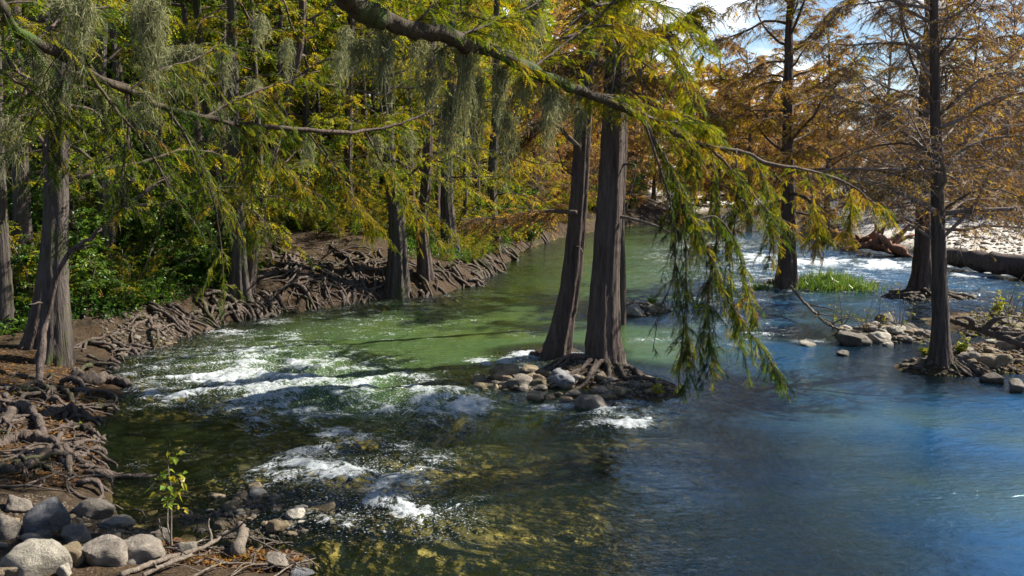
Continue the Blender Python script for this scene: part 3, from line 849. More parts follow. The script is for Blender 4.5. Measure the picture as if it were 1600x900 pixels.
# ================================================================== right hand cypresses, half bare
R1, r1b, r1l = key_tree('slender half bare cypress at the right water edge, dark trunk with a fan of roots', [(1470, 580), (1470, 520), (1468, 430), (1465, 300), (1462, 150), (1460, 0)], 14.0, 10.2, .148, .02, 31,
    flare=1.0, fl_h=.4, tint=.83, spread=.07, n_br=76, h0=2.2, blen=2.9, nsub=14, nf=11, twigs=10, wood=M_twig_grey, fl=.11, fw=.036, subL=.9, br_up=.35, grav=.03, skip=lambda a, h: math.sin(a) < -.75 and h < 6)
for (line, r) in (([(1463, 170), (1440, 130), (1420, 80), (1408, 30), (1420, -20)], .035), ([(1465, 90), (1490, 60), (1530, 10), (1545, -20)], .035), ([(1468, 180), (1500, 150), (1550, 115), (1590, 80)], .03),
                  ([(1466, 70), (1480, 45), (1480, 0)], .02), ([(1464, 240), (1420, 225), (1370, 228), (1300, 250)], .03), ([(1466, 300), (1400, 272), (1330, 265), (1270, 268)], .032), ([(1470, 330), (1520, 300), (1560, 296), (1620, 320)], .03)):
    limb_part(R1, r1b, [Q(a, b, 14.0 + .12 * k * (-1) ** k) for k, (a, b) in enumerate(line)], r, .006, M_twig, rng, 26, k=6)
for i in range(16):
    a = rng.uniform(-1.7, .5)
    add_root(R1, r1b, rng, r1b[0] + .2 * math.cos(a), r1b[1] + .2 * math.sin(a), a, rng.uniform(.4, 1.0), rng.uniform(.025, .045), M_root, wob=.15)
R2, r2b, _ = key_tree('dark half bare cypress behind the right water edge, standing in the far channel', [(1438, 468), (1441, 430), (1443, 330), (1444, 230), (1446, 100)], 22.5, 11, .24, .05, 32,
    flare=.9, fl_h=.5, tint=.83, spread=.08, n_br=54, h0=1.8, blen=3.6, nsub=13, nf=12, twigs=9, wood=M_twig_grey, fl=.14, fw=.045, br_up=.3, grav=.02)
for i in range(8):
    a = rng.uniform(-3.0, .1)
    add_root(R2, r2b, rng, r2b[0] + .3 * math.cos(a), r2b[1] + .3 * math.sin(a), a, rng.uniform(.8, 1.8), rng.uniform(.05, .08), M_root)
R3, r3b, _ = key_tree('cypress with a cone shaped foot on the grassy islet, rusty branches spreading both ways', [(1228, 447), (1230, 420), (1232, 330), (1231, 230), (1232, 120), (1233, 40)], 24.0, 11, .25, .05, 33,
    flare=1.1, fl_h=.7, tint=.80, spread=.08, n_br=50, h0=2.4, blen=4.6, nsub=13, nf=12, twigs=10, fl=.17, fw=.06, br_up=.3, grav=.03)
# dead branch lying from the islet into the water, and the fallen limb at the right edge
def branch_thing(name, label, cat, pts, r0, r1, mat, rng, forks=4, fl=.5, group=None, k=8):
    base = np.array(pts[0], float)
    o = thing(name, label, cat, base, group)
    ln_ = sum(np.linalg.norm(np.subtract(pts[i + 1], pts[i])) for i in range(len(pts) - 1))
    p = limb_part(o, base, pts, r0, r1, mat, rng, int(np.clip(ln_ / max(.04, r0), 10, 40)), 'stem', k)
    for i in range(forks):
        mb = MB()
        j = rng.integers(len(p) // 4, len(p) - 3)
        d = unit(p[j + 1] - p[j] + rng.normal(0, .02, 3)) + rng.normal(0, .55, 3)
        d[2] = abs(d[2]) * .8
        q = grow(rng, p[j], d, fl * rng.uniform(.5, 1.3), 8, .2)
        tube(mb, q, np.linspace(max(r1, r0 * .4), r1 * .3, 9), 5, 0)
        mb.build('side_twig', mat, o, None, base)
    return o
branch_thing('dead_branch', 'pale dead branch slanting from the grassy islet down to the stone bar', 'branch', [Q(1236, 448, 20), Q(1262, 478, 18.8), Q(1290, 504, 17.5), Q(1312, 515, 16.6)], .045, .02, M_dead, rng, 7, .8)
branch_thing('fallen_limb', 'thick brown fallen limb propped across the stones at the right edge', 'branch', [P(1478, 497, .62), Q(1520, 512, 14.6), Q(1560, 525, 14.0), Q(1640, 555, 13.2)], .045, .07, M_root, rng, 6, .7)
branch_thing('leaning_snag', 'bleached broken tree leaning over the gravel bar behind the right cypress', 'dead tree', [Q(1474, 285, 34), Q(1490, 252, 34.5), Q(1520, 225, 35), Q(1542, 200, 35.5), Q(1560, 178, 36)], .22, .06, M_dead, rng, 8, 1.6)
branch_thing('driftwood_log', 'long dark driftwood log lying along the edge of the white gravel bar', 'log', [P(1472, 399, .45), P(1520, 406, .45), P(1570, 414, .42), P(1660, 424, .4)], .30, .36, M_bark, rng, 3, .8, k=12)
branch_thing('driftwood_log', 'low reddish brown driftwood pile trailing from the tip of the gravel bar', 'log', [P(1298, 366, .35), P(1330, 376, .35), P(1370, 384, .35), P(1412, 392, .3)], .28, .2, bark_mat('red_driftwood', (.09, .04, .025), (.34, .17, .10), 3, 10, 1), rng, 26, 1.4, k=10)
# ================================================================== left bank trees in view
def bank_roots(o, base, rng, n, sx, sy, ang, L, r, spread=.5, mat=None, wob=.35):
    for i in range(n):
        g = G(rng.uniform(*sx), rng.uniform(*sy))
        add_root(o, base, rng, g[0], g[1], ang + rng.normal(0, spread), rng.uniform(*L), rng.uniform(*r), mat or M_root, arch=.9, wob=wob)
LT = {}
def left_tree(key, label, line, depth, r0, seed, **kw):
    a = dict(H=15, r1=.05, flare=.7, fl_h=.6, tint=.42, spread=.12, n_br=30, h0=3.2, blen=3.0, nsub=8, nf=11, fl=.17, fw=.07, twigs=1, bark=M_bark_pale)
    a.update(kw); r0 *= .70; a['n_br'] = int(a['n_br'] * 1.1); a['h0'] -= .9
    H, r1 = a.pop('H'), a.pop('r1')
    LT[key] = key_tree(label, line, depth, H, r0, r1, seed, **a)
    return LT[key]
left_tree('a', 'big pale cypress at the near left bank, lit trunk standing on a knot of roots', [(84, 592), (88, 540), (86, 440), (88, 330), (92, 200), (96, 60)], 13.6, .30, 41, h0=4.2, flare=.75)
left_tree('b', 'dark cypress close beside the big pale trunk, in shadow at the left bank', [(42, 590), (55, 520), (72, 420), (80, 320), (78, 180), (70, 40)], 14.4, .21, 42, bark=M_bark, h0=4.4, n_br=20)
left_tree('c', 'tall grey cypress rising out of the picture at the far left', [(40, 545), (38, 440), (34, 330), (30, 200), (24, 60), (22, 0)], 16.5, .24, 43, h0=4.0)
left_tree('d', 'leftmost cypress trunk, cut by the picture edge', [(4, 560), (6, 470), (2, 380), (-4, 250), (-8, 100)], 15.2, .2, 44, h0=4.5, n_br=18)
left_tree('e', 'grey cypress with spreading buttress roots behind the near left bank', [(166, 505), (165, 460), (168, 380), (160, 250), (156, 120), (160, 0)], 18.0, .25, 45, flare=1.0, h0=3.6)
left_tree('f', 'pale cypress at the bend of the left bank with roots reaching the water', [(378, 492), (374, 450), (372, 350), (366, 230), (364, 110), (362, 0)], 19.6, .24, 46, flare=1.3, fl_h=.7, h0=3.4, tint=.5, bias=(-.3, .4))
left_tree('g', 'brown cypress leaning right beside the pale one at the bank bend', [(386, 490), (392, 430), (402, 350), (425, 250), (450, 150), (470, 60)], 19.9, .17, 47, bark=M_bark, h0=3.8, tint=.52, n_br=22)
left_tree('h', 'dark mossy trunk leaning left under hanging green sprays, left of the pale cypress', [(330, 470), (338, 400), (342, 320), (330, 240), (318, 140), (310, 40)], 20.6, .2, 48, bark=M_mossbark, h0=3.0, tint=.46)
left_tree('i', 'stout buttressed cypress standing in the water edge of the green channel', [(620, 468), (622, 420), (620, 340), (608, 250), (602, 150), (598, 40)], 22.3, .33, 49, flare=1.0, fl_h=1.0, h0=3.6, tint=.50, blen=3.2, bias=(-1.0, .35), nsub=8)
left_tree('j', 'second buttressed cypress right of the stout one at the water edge', [(664, 462), (664, 420), (660, 350), (668, 260), (672, 140), (676, 40)], 23.2, .25, 50, bark=M_bark, flare=.9, h0=3.8, tint=.52, blen=3.0)
left_tree('k', 'grey cypress on the root bank beyond the buttressed pair', [(704, 430), (702, 380), (698, 310), (700, 220), (706, 120)], 27, .32, 51, flare=.9, fl_h=.9, h0=4.2, tint=.52, fl=.2, fw=.08)
left_tree('l', 'farthest bank cypress where the green channel bends away, branches trailing', [(772, 408), (770, 370), (768, 310), (772, 230), (776, 150)], 32, .33, 52, flare=1.0, fl_h=.9, h0=3.2, tint=.66, fl=.22, fw=.09, blen=4.0, twigs=3)
left_tree('m', 'slim grey cypress in the shade behind the root bank', [(488, 400), (486, 350), (480, 270), (478, 150), (476, 40)], 27, .2, 53, h0=4.5, tint=.5, fl=.19, fw=.08)
left_tree('n', 'slim dark cypress between the root bank and the buttressed pair', [(548, 402), (546, 350), (544, 260), (546, 150), (550, 40)], 27.5, .22, 54, bark=M_bark, h0=4.2, tint=.56, fl=.19, fw=.08)
left_tree('o', 'slim pale cypress in the forest behind the near left trunks', [(232, 440), (236, 380), (240, 300), (236, 180), (240, 40)], 24, .2, 55, h0=4.2, tint=.34, fl=.18, fw=.075)
left_tree('p', 'pale cypress in the forest left of the dark mossy trunk', [(300, 430), (298, 360), (304, 260), (306, 130), (300, 20)], 25, .22, 56, h0=4.0, tint=.36, fl=.18, fw=.075)
rng = np.random.default_rng(77)
# roots on the near left bank, sprawling towards the water
o, b, _ = LT['a']
for (pts_, r) in (([(100, 596), (135, 602), (170, 600), (200, 608), (222, 616)], .10), ([(112, 580), (135, 592), (152, 596), (170, 600)], .06), ([(60, 604), (95, 612), (115, 630), (128, 632)], .05),
                  ([(-10, 702), (30, 690), (60, 695), (95, 705), (112, 712)], .075), ([(20, 725), (70, 712), (115, 722), (150, 735), (168, 744)], .05), ([(-10, 735), (30, 742), (60, 735), (100, 745)], .06),
                  ([(0, 664), (25, 650), (48, 652), (62, 668), (70, 690)], .085), ([(60, 652), (95, 648), (130, 652), (165, 660)], .065), ([(92, 668), (120, 672), (140, 680), (160, 684)], .055), ([(130, 712), (112, 720), (108, 735), (112, 750)], .05)):
    w3 = []
    for k, (a, c) in enumerate(pts_):
        g = G(a, c); g[2] += r * (.9 if 0 < k < len(pts_) - 1 else -.3); w3.append(g)
    mb = MB(); q = smooth_path(w3, 30)
    q[2:-2, 2] += .03 * rng.normal(0, 1, 26)
    tube(mb, q, r * np.linspace(1, .45, 30) * (1 + .15 * np.sin(np.linspace(0, 14, 30) + r * 99)), 11, 0, .5, True, 1 + .13 * rng.normal(0, 1, (30, 11)))
    mb.build('root', M_root, o, None, b)
bank_roots(o, b, rng, 80, (-30, 165), (606, 762), -.15, (.4, 1.5), (.012, .05), .7)
o, b, _ = LT['b']; bank_roots(o, b, rng, 14, (-30, 110), (585, 640), -.3, (.5, 1.3), (.03, .06), .6)
o, b, _ = LT['e']; bank_roots(o, b, rng, 20, (130, 215), (500, 590), -.5, (.6, 1.8), (.025, .06), .5)
o, b, _ = LT['f']; bank_roots(o, b, rng, 26, (330, 440), (458, 500), -1.0, (.6, 1.5), (.04, .08), .6)
o, b, _ = LT['h']; bank_roots(o, b, rng, 22, (215, 350), (460, 520), -.7, (.8, 1.8), (.03, .07), .6)
o, b, _ = LT['i']; bank_roots(o, b, rng, 60, (425, 600), (386, 470), -.9, (.9, 2.4), (.02, .065), .9)
o, b, _ = LT['m']; bank_roots(o, b, rng, 34, (410, 590), (380, 440), -.6, (.9, 2.4), (.02, .06), 1.0)
o, b, _ = LT['j']; bank_roots(o, b, rng, 34, (640, 780), (405, 462), -1.1, (.7, 1.8), (.04, .08), .6)
o, b, _ = LT['l']; bank_roots(o, b, rng, 44, (735, 875), (362, 432), -1.1, (.8, 2.4), (.04, .10), .8)
# the leaning sapling in front of the near trunks
branch_thing('leaning_sapling', 'thin dark bare sapling leaning right across the near left trunks', 'sapling', [G(60, 600), Q(72, 500, 12.9), Q(98, 410, 12.9), Q(150, 365, 13), Q(200, 318, 13.1), Q(245, 290, 13.2)], .06, .02, M_bark, rng, 5, .7)
# ================================================================== forest behind the left bank
BD = np.array([(-400, 12.), (0, 14.), (190, 15.5), (400, 19.8), (620, 22.8), (740, 26), (800, 34), (860, 42), (1000, 58), (1200, 100)])
def bankd(px): return np.interp(px, BD[:, 0], BD[:, 1])
def proto_tree(name, label, cat, group, rng, H, r, h0, blen, nb, nsub, nf, fl, fw, tint, spread, bark, wood, leafm, kind, br_up, grav, twigs, subL, fhang, hide=False):
    o = thing(name, label, cat, (0, 0, -50), group)
    lean = rng.normal(0, .25, 2)
    pts = [np.array([lean[0] * u * u * 2, lean[1] * u * u * 2, -.4 + (H + .4) * u]) for u in np.linspace(0, 1, 6)]
    mb = MB(); line = trunk_mesh(mb, pts, r, r * .15, .8, .5, 8, rng, 18, 30)
    mb.build('trunk', bark, o)
    cr = MB(); zs = line[:, 2]
    for i in range(nb):
        h = h0 + (H - h0) * ((i + rng.random()) / nb)
        k = int(np.argmin(np.abs(zs - h))); u = (h - h0) / (H - h0)
        a = i * 2.399 + rng.uniform(-.5, .5)
        L = blen * (1 - .65 * u) * rng.uniform(.6, 1.25) * (.75 + .5 * min(u * 4, .5))
        bp = grow(rng, line[k], (math.cos(a), math.sin(a), br_up + .5 * u), L, 7, .15, grav, .05)
        tube(cr, bp, np.linspace(.018 + .014 * L, .006, 8), 4, 0)
        clothe(cr, bp, rng, int(nsub * L), subL * (.5 + .22 * L), nf, fl, fw, tint, spread, kind=kind, twigs=twigs, fhang=fhang)
    cr.build('crown', [wood, leafm], o)
    return o
def proto_shrub(label, rng, Hh, Rr, nst, nl, fl, fw, tint, leafm, group, cat='shrub', name='shrub', kind='rhomb'):
    o = thing(name, label, cat, (0, 0, -50), group)
    st, fo = MB(), MB()
    for i in range(nst):
        a = rng.uniform(0, 6.28); q = rng.uniform(.25, 1.0)
        bp = grow(rng, (rng.normal(0, .12), rng.normal(0, .12), -.2), (math.cos(a) * q * .7, math.sin(a) * q * .7, 1), Hh * rng.uniform(.6, 1.15), 7, .13, .06 * q)
        tube(st, bp, np.linspace(.022, .006, 8), 4, 0)
        clothe(fo, bp, rng, nl, Rr * .55, 13, fl, fw, tint, .13, kind=kind, droop=.25, hang=.1, fhang=.3, t0=.12, rad=.005)
    st.build('stem', M_twig_grey, o); fo.build('foliage', [M_twig, leafm], o)
    return o
rng = np.random.default_rng(303)
g1 = 'leafy shrubs along the left bank'
SH = [proto_shrub('', rng, 2.4, 1.3, 7, 30, .10, .065, .55, M_broad, g1),
      proto_shrub('', rng, 3.2, 1.5, 8, 32, .11, .07, .38, M_broad, g1),
      proto_shrub('', rng, 1.7, 1.2, 8, 24, .085, .06, .68, M_broad, g1),
      proto_shrub('', rng, 2.6, 1.4, 7, 28, .14, .055, .52, M_leaf, g1, kind='comb'),
      proto_shrub('', rng, 2.3, 1.3, 7, 28, .13, .055, .58, M_leaf, g1, kind='comb')]
SHL = ['bright green broad leaved shrub', 'tall dark green broad leaved shrub', 'low light green shrub', 'yellow green feathery shrub', 'yellowish feathery shrub']
def where(px, dep):
    back = dep > bankd(px) + 7
    for lim, t in ((60, 'at the far left edge'), (200, 'behind the near left trunks'), (330, 'right of the near left trunks'), (430, 'around the bank bend cypress'), (600, 'above the tangled root bank'), (730, 'behind the buttressed pair'), (2000, 'where the channel bends away')):
        if px < lim: return t + (', deep in the forest' if back else ', close to the bank')
used = [False] * 5
def shrub(k, px, dep, sc, dz=0.0):
    x = dep * (px - 800) / FPX; z = gz(x, dep) - .05 + dz
    if z < .05: return
    if not used[k]:
        o = SH[k]; o.location = (x, dep, z); o.rotation_euler = (0, 0, rng.uniform(0, 6.28)); o.scale = (sc,) * 3; o['label'] = SHL[k] + ' ' + where(px, dep); used[k] = True
    else: dup(SH[k], (x, dep, z), rng.uniform(0, 6.28), sc, SHL[k] + ' ' + where(px, dep))
for px, dd, k, sc in ((120, 4.5, 0, .9), (118, 5, 2, .9), (20, 5, 1, 1.0), (-40, 4, 0, 1), (205, 4.6, 0, .9), (250, 5.2, 2, 1.3), (270, 4.5, 2, 1.1), (190, 2.2, 2, .45), (215, 2.0, 0, .4), (150, 2.6, 2, .45),
                      (300, 7, 1, 1.1), (340, 6, 3, 1.0), (60, 7, 1, 1.2), (140, 8, 0, 1.2), (230, 8, 1, 1.3), (410, 6, 0, .7), (400, 8, 3, 1.1), (460, 8.5, 3, .9), (520, 9, 4, .8), (560, 8, 3, .8), (440, 6.3, 2, .6),
                      (600, 7, 3, .9), (640, 6, 4, .9), (690, 6, 3, .9), (720, 5, 4, 1), (760, 4, 3, 1.1), (790, 5, 4, 1.2), (820, 4, 3, 1.2), (850, 6, 4, 1.4), (470, 11, 0, 1.2), (580, 12, 1, 1.2), (350, 10, 1, 1.3), (100, 11, 0, 1.5),
                      (0, 9, 3, 1.3), (180, 12, 3, 1.5), (280, 12, 0, 1.4), (-80, 7, 1, 1.3), (670, 10, 3, 1.3), (740, 10, 4, 1.4), (530, 14, 3, 1.6), (420, 14, 1, 1.6), (900, 7, 4, 1.5), (940, 6, 3, 1.5), (820, 10, 4, 1.8)):
    shrub(k, px, bankd(px) + dd, sc)
for px, dd, k, sc in ((100, 2.2, 0, .8), (150, 3.6, 0, 1.0), (185, 3.2, 2, 1.1), (225, 3.8, 2, 1.2), (260, 3.6, 0, 1.0), (300, 4.6, 2, 1.0), (330, 4.5, 0, .9), (10, 3.0, 0, .9), (-30, 2.4, 1, .9), (60, 4.0, 2, 1.2), (200, 5.6, 0, 1.4), (280, 6.5, 0, 1.3),
                      (440, 5.2, 3, .7), (480, 5.8, 4, .7), (530, 6.2, 3, .7), (580, 6, 4, .7), (630, 5, 3, .7), (680, 4, 4, .7), (700, 3.4, 3, .6), (740, 3.2, 3, .8), (760, 2.4, 4, .8), (500, 7.5, 2, .9), (560, 7.6, 0, .9), (610, 8.8, 4, 1.0), (410, 4.4, 2, .6), (360, 4.4, 2, .7), (450, 10, 3, 1.2), (390, 11, 3, 1.2), (330, 9, 4, 1.1)):
    shrub(k, px, bankd(px) + dd, sc)
for px, dd, k, sc in ((205, 1.4, 0, .5), (240, 1.8, 2, .6), (270, 2.2, 0, .6), (300, 2.4, 2, .7), (330, 2.6, 2, .6), (225, 2.6, 2, .8), (180, 1.2, 2, .4), (420, 3.6, 4, .5), (290, 3.4, 0, .9), (250, 3.0, 0, .8), (345, 3.4, 3, .8), (455, 4.6, 2, .6), (500, 5.2, 0, .6), (540, 5.4, 2, .6), (585, 5.0, 3, .6), (600, 4.2, 2, .5),
                      (640, 3.4, 2, .5), (690, 2.6, 3, .6), (725, 2.2, 4, .6), (30, 2.0, 2, .6), (110, 1.4, 0, .5), (140, 1.6, 2, .6)):
    shrub(k, px, bankd(px) + dd, sc)
for px in range(-20, 350, 14):
    shrub(int(rng.choice([0, 2, 2, 0, 3])), px + rng.uniform(-6, 6), bankd(px) + rng.uniform(1.6, 4.2), rng.uniform(.45, 1.0))
for px in list(range(690, 780, 12)):
    shrub(int(rng.choice([2, 3])), px + rng.uniform(-4, 4), bankd(px) + rng.uniform(.5, 2.0), rng.uniform(.25, .45))
for px in list(range(770, 870, 7)) + list(range(870, 1010, 14)):
    shrub(int(rng.choice([2, 3, 3, 1])), px + rng.uniform(-4, 4), bankd(px) + rng.uniform(.8, 3.2) * (1 if px < 850 else 2), rng.uniform(.45, .95) * (1 if px < 850 else 1.4))
for px in range(400, 640, 16):
    shrub(int(rng.choice([2, 3, 4])), px + rng.uniform(-6, 6), bankd(px) + rng.uniform(3.2, 5.2), rng.uniform(.35, .55))
for i in range(46):
    px = rng.uniform(-150, 800)
    shrub(int(rng.choice([0, 1, 1, 3, 3, 4])), px, bankd(px) + rng.uniform(9, 22), rng.uniform(1.1, 1.9))
g2 = 'trees of the forest behind the left bank'
FT = [proto_tree('forest_tree', 'green feathery cypress in the forest behind the left bank', 'tree', g2, rng, 14, .2, 2.2, 3.6, 46, 8, 12, .24, .10, .37, .14, M_bark_pale, M_twig, M_leaf, 'comb', .3, .08, 0, .8, .4),
      proto_tree('forest_tree', 'yellow green feathery cypress in the forest behind the left bank', 'tree', g2, rng, 13, .18, 2.0, 3.6, 46, 8, 12, .24, .10, .52, .10, M_bark, M_twig, M_leaf, 'comb', .3, .08, 0, .8, .4),
      proto_tree('forest_tree', 'dark broad leaved tree in the forest behind the left bank', 'tree', g2, rng, 13, .2, 2.0, 3.4, 44, 8, 12, .17, .11, .28, .16, M_bark, M_twig, M_broad, 'rhomb', .5, .03, 0, .8, .3),
      proto_tree('forest_tree', 'golden feathery cypress in the forest behind the left bank', 'tree', g2, rng, 12, .17, 2.2, 3.4, 44, 8, 11, .24, .10, .60, .09, M_bark, M_twig, M_leaf, 'comb', .3, .08, 1, .8, .4)]
FTL = ['green feathery cypress', 'yellow green feathery cypress', 'dark broad leaved tree', 'light yellowish feathery cypress']
FAL = ['rust brown feathery tree', 'grey half bare tree', 'yellow leaved tree', 'brown and gold cypress']
def where_far(px):
    for lim, t in ((900, 'left of the twin cypresses on the far bank'), (1060, 'behind the twin cypresses on the far bank'), (1220, 'left of the islet cypress on the far bank'), (1400, 'between islet cypress and slender cypress, far off'), (1480, 'behind the slender right cypress, far off'), (3000, 'at the right edge beyond the gravel bar')):
        if px < lim: return t
usedT = [False] * 4
def ftree(k, px, dep, sc):
    x = dep * (px - 800) / FPX; z = gz(x, dep) - .1
    if not usedT[k]:
        o = FT[k]; o.location = (x, dep, z); o.scale = (sc,) * 3; usedT[k] = True; o['label'] = FTL[k] + ' ' + where(px, dep)
    else: dup(FT[k], (x, dep, z), rng.uniform(0, 6.28), sc, FTL[k] + ' ' + where(px, dep))
for px, dd, k, sc in ((640, 9, 3, .85), (610, 13, 1, 1), (560, 10, 0, .9), (500, 9, 1, .95), (440, 10, 0, 1), (410, 8, 1, .8), (340, 9, 2, .95), (280, 8, 0, .9), (220, 9, 2, .95), (130, 8, 2, .9), (70, 9, 0, 1), (0, 8, 2, 1),
                      (-60, 10, 0, 1), (180, 14, 2, 1.1), (300, 15, 1, 1.1), (390, 16, 2, 1.1), (470, 15, 0, 1.1), (540, 18, 1, 1.2), (620, 19, 0, 1.2), (700, 11, 1, 1), (740, 9, 3, .95), (780, 12, 1, 1.1), (700, 18, 0, 1.2),
                      (810, 18, 3, 1.2), (20, 16, 2, 1.2), (100, 17, 0, 1.2), (240, 20, 0, 1.3), (350, 22, 0, 1.3), (440, 23, 2, 1.3), (-120, 14, 1, 1.2)):
    ftree(k, px, bankd(px) + dd, sc)
def dupA(k, px, loc, rz, sc, low=True):
    dup(FA[k], loc, rz, sc, ('low ' if sc < .5 else '') + FAL[k] + ' ' + where_far(px))
SL = [proto_tree('forest_tree', 'slim dark trunk', 'tree', g2, rng, 12, .12, 4.6, 2.0, 22, 6, 9, .18, .075, .40, .14, M_bark, M_twig, M_leaf, 'comb', .3, .06, 1, .6, .4),
      proto_tree('forest_tree', 'slim pale trunk', 'tree', g2, rng, 12.5, .10, 4.8, 2.0, 20, 6, 9, .18, .075, .46, .14, M_bark_pale, M_twig, M_leaf, 'comb', .3, .06, 1, .6, .4)]
for i, (px, dd) in enumerate(((112, 3.6), (128, 6.5), (198, 3.0), (212, 5.6), (262, 4.2), (285, 6.8), (322, 3.0), (352, 5.2), (412, 3.4), (436, 6.6), (462, 8.0), (505, 7.6), (532, 9.5), (575, 7.4), (590, 9.2), (645, 6.0), (683, 4.6), (728, 4.2), (748, 6.6), (14, 4.0), (60, 6.6))):
    dep = bankd(px) + dd; x = dep * (px - 800) / FPX; z = gz(x, dep) - .1
    k = i % 3 == 2
    nm = ('slim pale forest trunk ' if k else 'slim dark forest trunk ') + where(px, dep)
    if i in (0, 2): o = SL[k]; o.location = (x, dep, z); o['label'] = nm
    else: dup(SL[k], (x, dep, z), rng.uniform(0, 6.28), rng.uniform(.9, 1.25), nm)
for px in range(405, 640, 11):
    shrub(int(rng.choice([1, 2, 3, 4])), px + rng.uniform(-6, 6), bankd(px) + rng.uniform(4.6, 8.5), rng.uniform(.5, .85))
# far rust coloured trees: where the channel bends away, and behind the gravel bar
g3 = 'autumn trees along the far bank'
FA = [proto_tree('autumn_tree', 'rust brown feathery tree on the far bank', 'tree', g3, rng, 10, .18, 1.0, 3.8, 44, 6, 9, .34, .15, .91, .05, M_bark, M_twig, M_leaf, 'comb', .3, .04, 2, .9, .3),
      proto_tree('autumn_tree', 'grey half bare tree on the far bank', 'tree', g3, rng, 10.5, .2, 1.4, 3.8, 46, 7, 2, .25, .10, .95, .05, M_twig_grey, M_twig_grey, M_leaf, 'comb', .5, .0, 10, .9, .2),
      proto_tree('autumn_tree', 'yellow leaved tree among grey ones on the far bank', 'tree', g3, rng, 8, .15, 1.2, 3.0, 40, 6, 10, .30, .16, .70, .05, M_bark, M_twig_grey, M_leaf, 'rhomb', .5, .0, 1, .8, .2),
      proto_tree('autumn_tree', 'brown and gold cypress on the far bank', 'tree', g3, rng, 11, .2, 1.2, 4.0, 46, 7, 8, .34, .14, .84, .09, M_bark, M_twig, M_leaf, 'comb', .3, .05, 3, .9, .35)]
usedA = [False] * 4
def atree(k, px, dep, sc):
    x = dep * (px - 800) / FPX; z = gz(x, dep) - .1
    if z < -.2: z = -.1
    if not usedA[k]:
        o = FA[k]; o.location = (x, dep, z); o.scale = (sc,) * 3; usedA[k] = True; o['label'] = FAL[k] + ' ' + where_far(px)
    else: dup(FA[k], (x, dep, z), rng.uniform(0, 6.28), sc, FAL[k] + ' ' + where_far(px))
for px, dep, k, sc in ((835, 45, 0, .8), (870, 50, 3, .9), (900, 56, 0, .9), (940, 60, 3, 1), (985, 62, 0, .9), (1020, 66, 0, 1), (1060, 72, 3, 1), (1100, 78, 0, 1), (1140, 88, 3, 1.1), (1180, 95, 0, 1.1), (1215, 104, 3, 1.1), (1250, 120, 0, 1.0),
                       (860, 60, 1, 1), (930, 70, 0, 1.2), (1000, 78, 3, 1.2), (1080, 90, 0, 1.3), (1150, 105, 3, 1.3), (1290, 145, 1, 1.0), (1320, 150, 0, .9), (1350, 150, 1, 1.0), (1385, 135, 2, 1.0), (1420, 120, 1, 1.2), (1450, 100, 1, 1.1), (1480, 110, 1, 1.2),
                       (1510, 80, 1, .9), (1545, 90, 1, 1.1), (1575, 70, 2, .9), (1600, 76, 0, 1.0), (1640, 70, 1, 1.0), (1560, 62, 2, .6), (1520, 68, 1, .8), (1590, 56, 2, .7), (1470, 84, 2, .8), (1620, 60, 1, .9), (1680, 56, 1, 1), (1400, 100, 1, .9), (1440, 78, 1, .7),
                       (1110, 66, 0, .7), (1060, 60, 0, .6), (960, 54, 0, .6)):
    atree(k, px, dep, sc)
for i in range(34):
    px = rng.uniform(1390, 1720); dep = rng.uniform(62, 120); x = dep * (px - 800) / FPX
    dupA(int(rng.choice([1, 1, 0, 2, 3])), px, (x, dep, gz(x, dep) - .4), rng.uniform(0, 6.28), rng.uniform(.35, 1.0))
for px, dep, k, sc in ((1275, 62, 1, 1.15), (1430, 75, 1, 1.1), (1560, 52, 1, 1.25), (1390, 90, 0, 1.0), (1650, 50, 1, 1.4), (1515, 70, 1, 1.3), (1290, 52, 0, 1.25), (1375, 62, 1, 1.35), (1500, 54, 0, 1.3), (1590, 58, 3, 1.3), (1330, 75, 1, 1.1), (1620, 64, 0, 1.4), (1170, 58, 0, 1.2), (1210, 66, 3, 1.3), (1120, 62, 3, 1.2), (1255, 80, 0, 1.3)):
    x = dep * (px - 800) / FPX
    dupA(k, px, (x, dep, max(gz(x, dep), -.1) - .1), rng.uniform(0, 6.28), sc)
for i in range(9):
    px = rng.uniform(1440, 1700); dep = rng.uniform(40, 64); x = dep * (px - 800) / FPX
    dupA(int(rng.choice([1, 1, 0])), px, (x, dep, gz(x, dep) - .2), rng.uniform(0, 6.28), rng.uniform(.12, .3))
for i in range(30):
    px = rng.uniform(835, 1290); dep = bankd(px) * rng.uniform(1.03, 1.2); x = dep * (px - 800) / FPX
    dupA(int(rng.choice([0, 1, 1, 1])), px, (x, dep, gz(x, dep) - .4), rng.uniform(0, 6.28), rng.uniform(.25, .6))
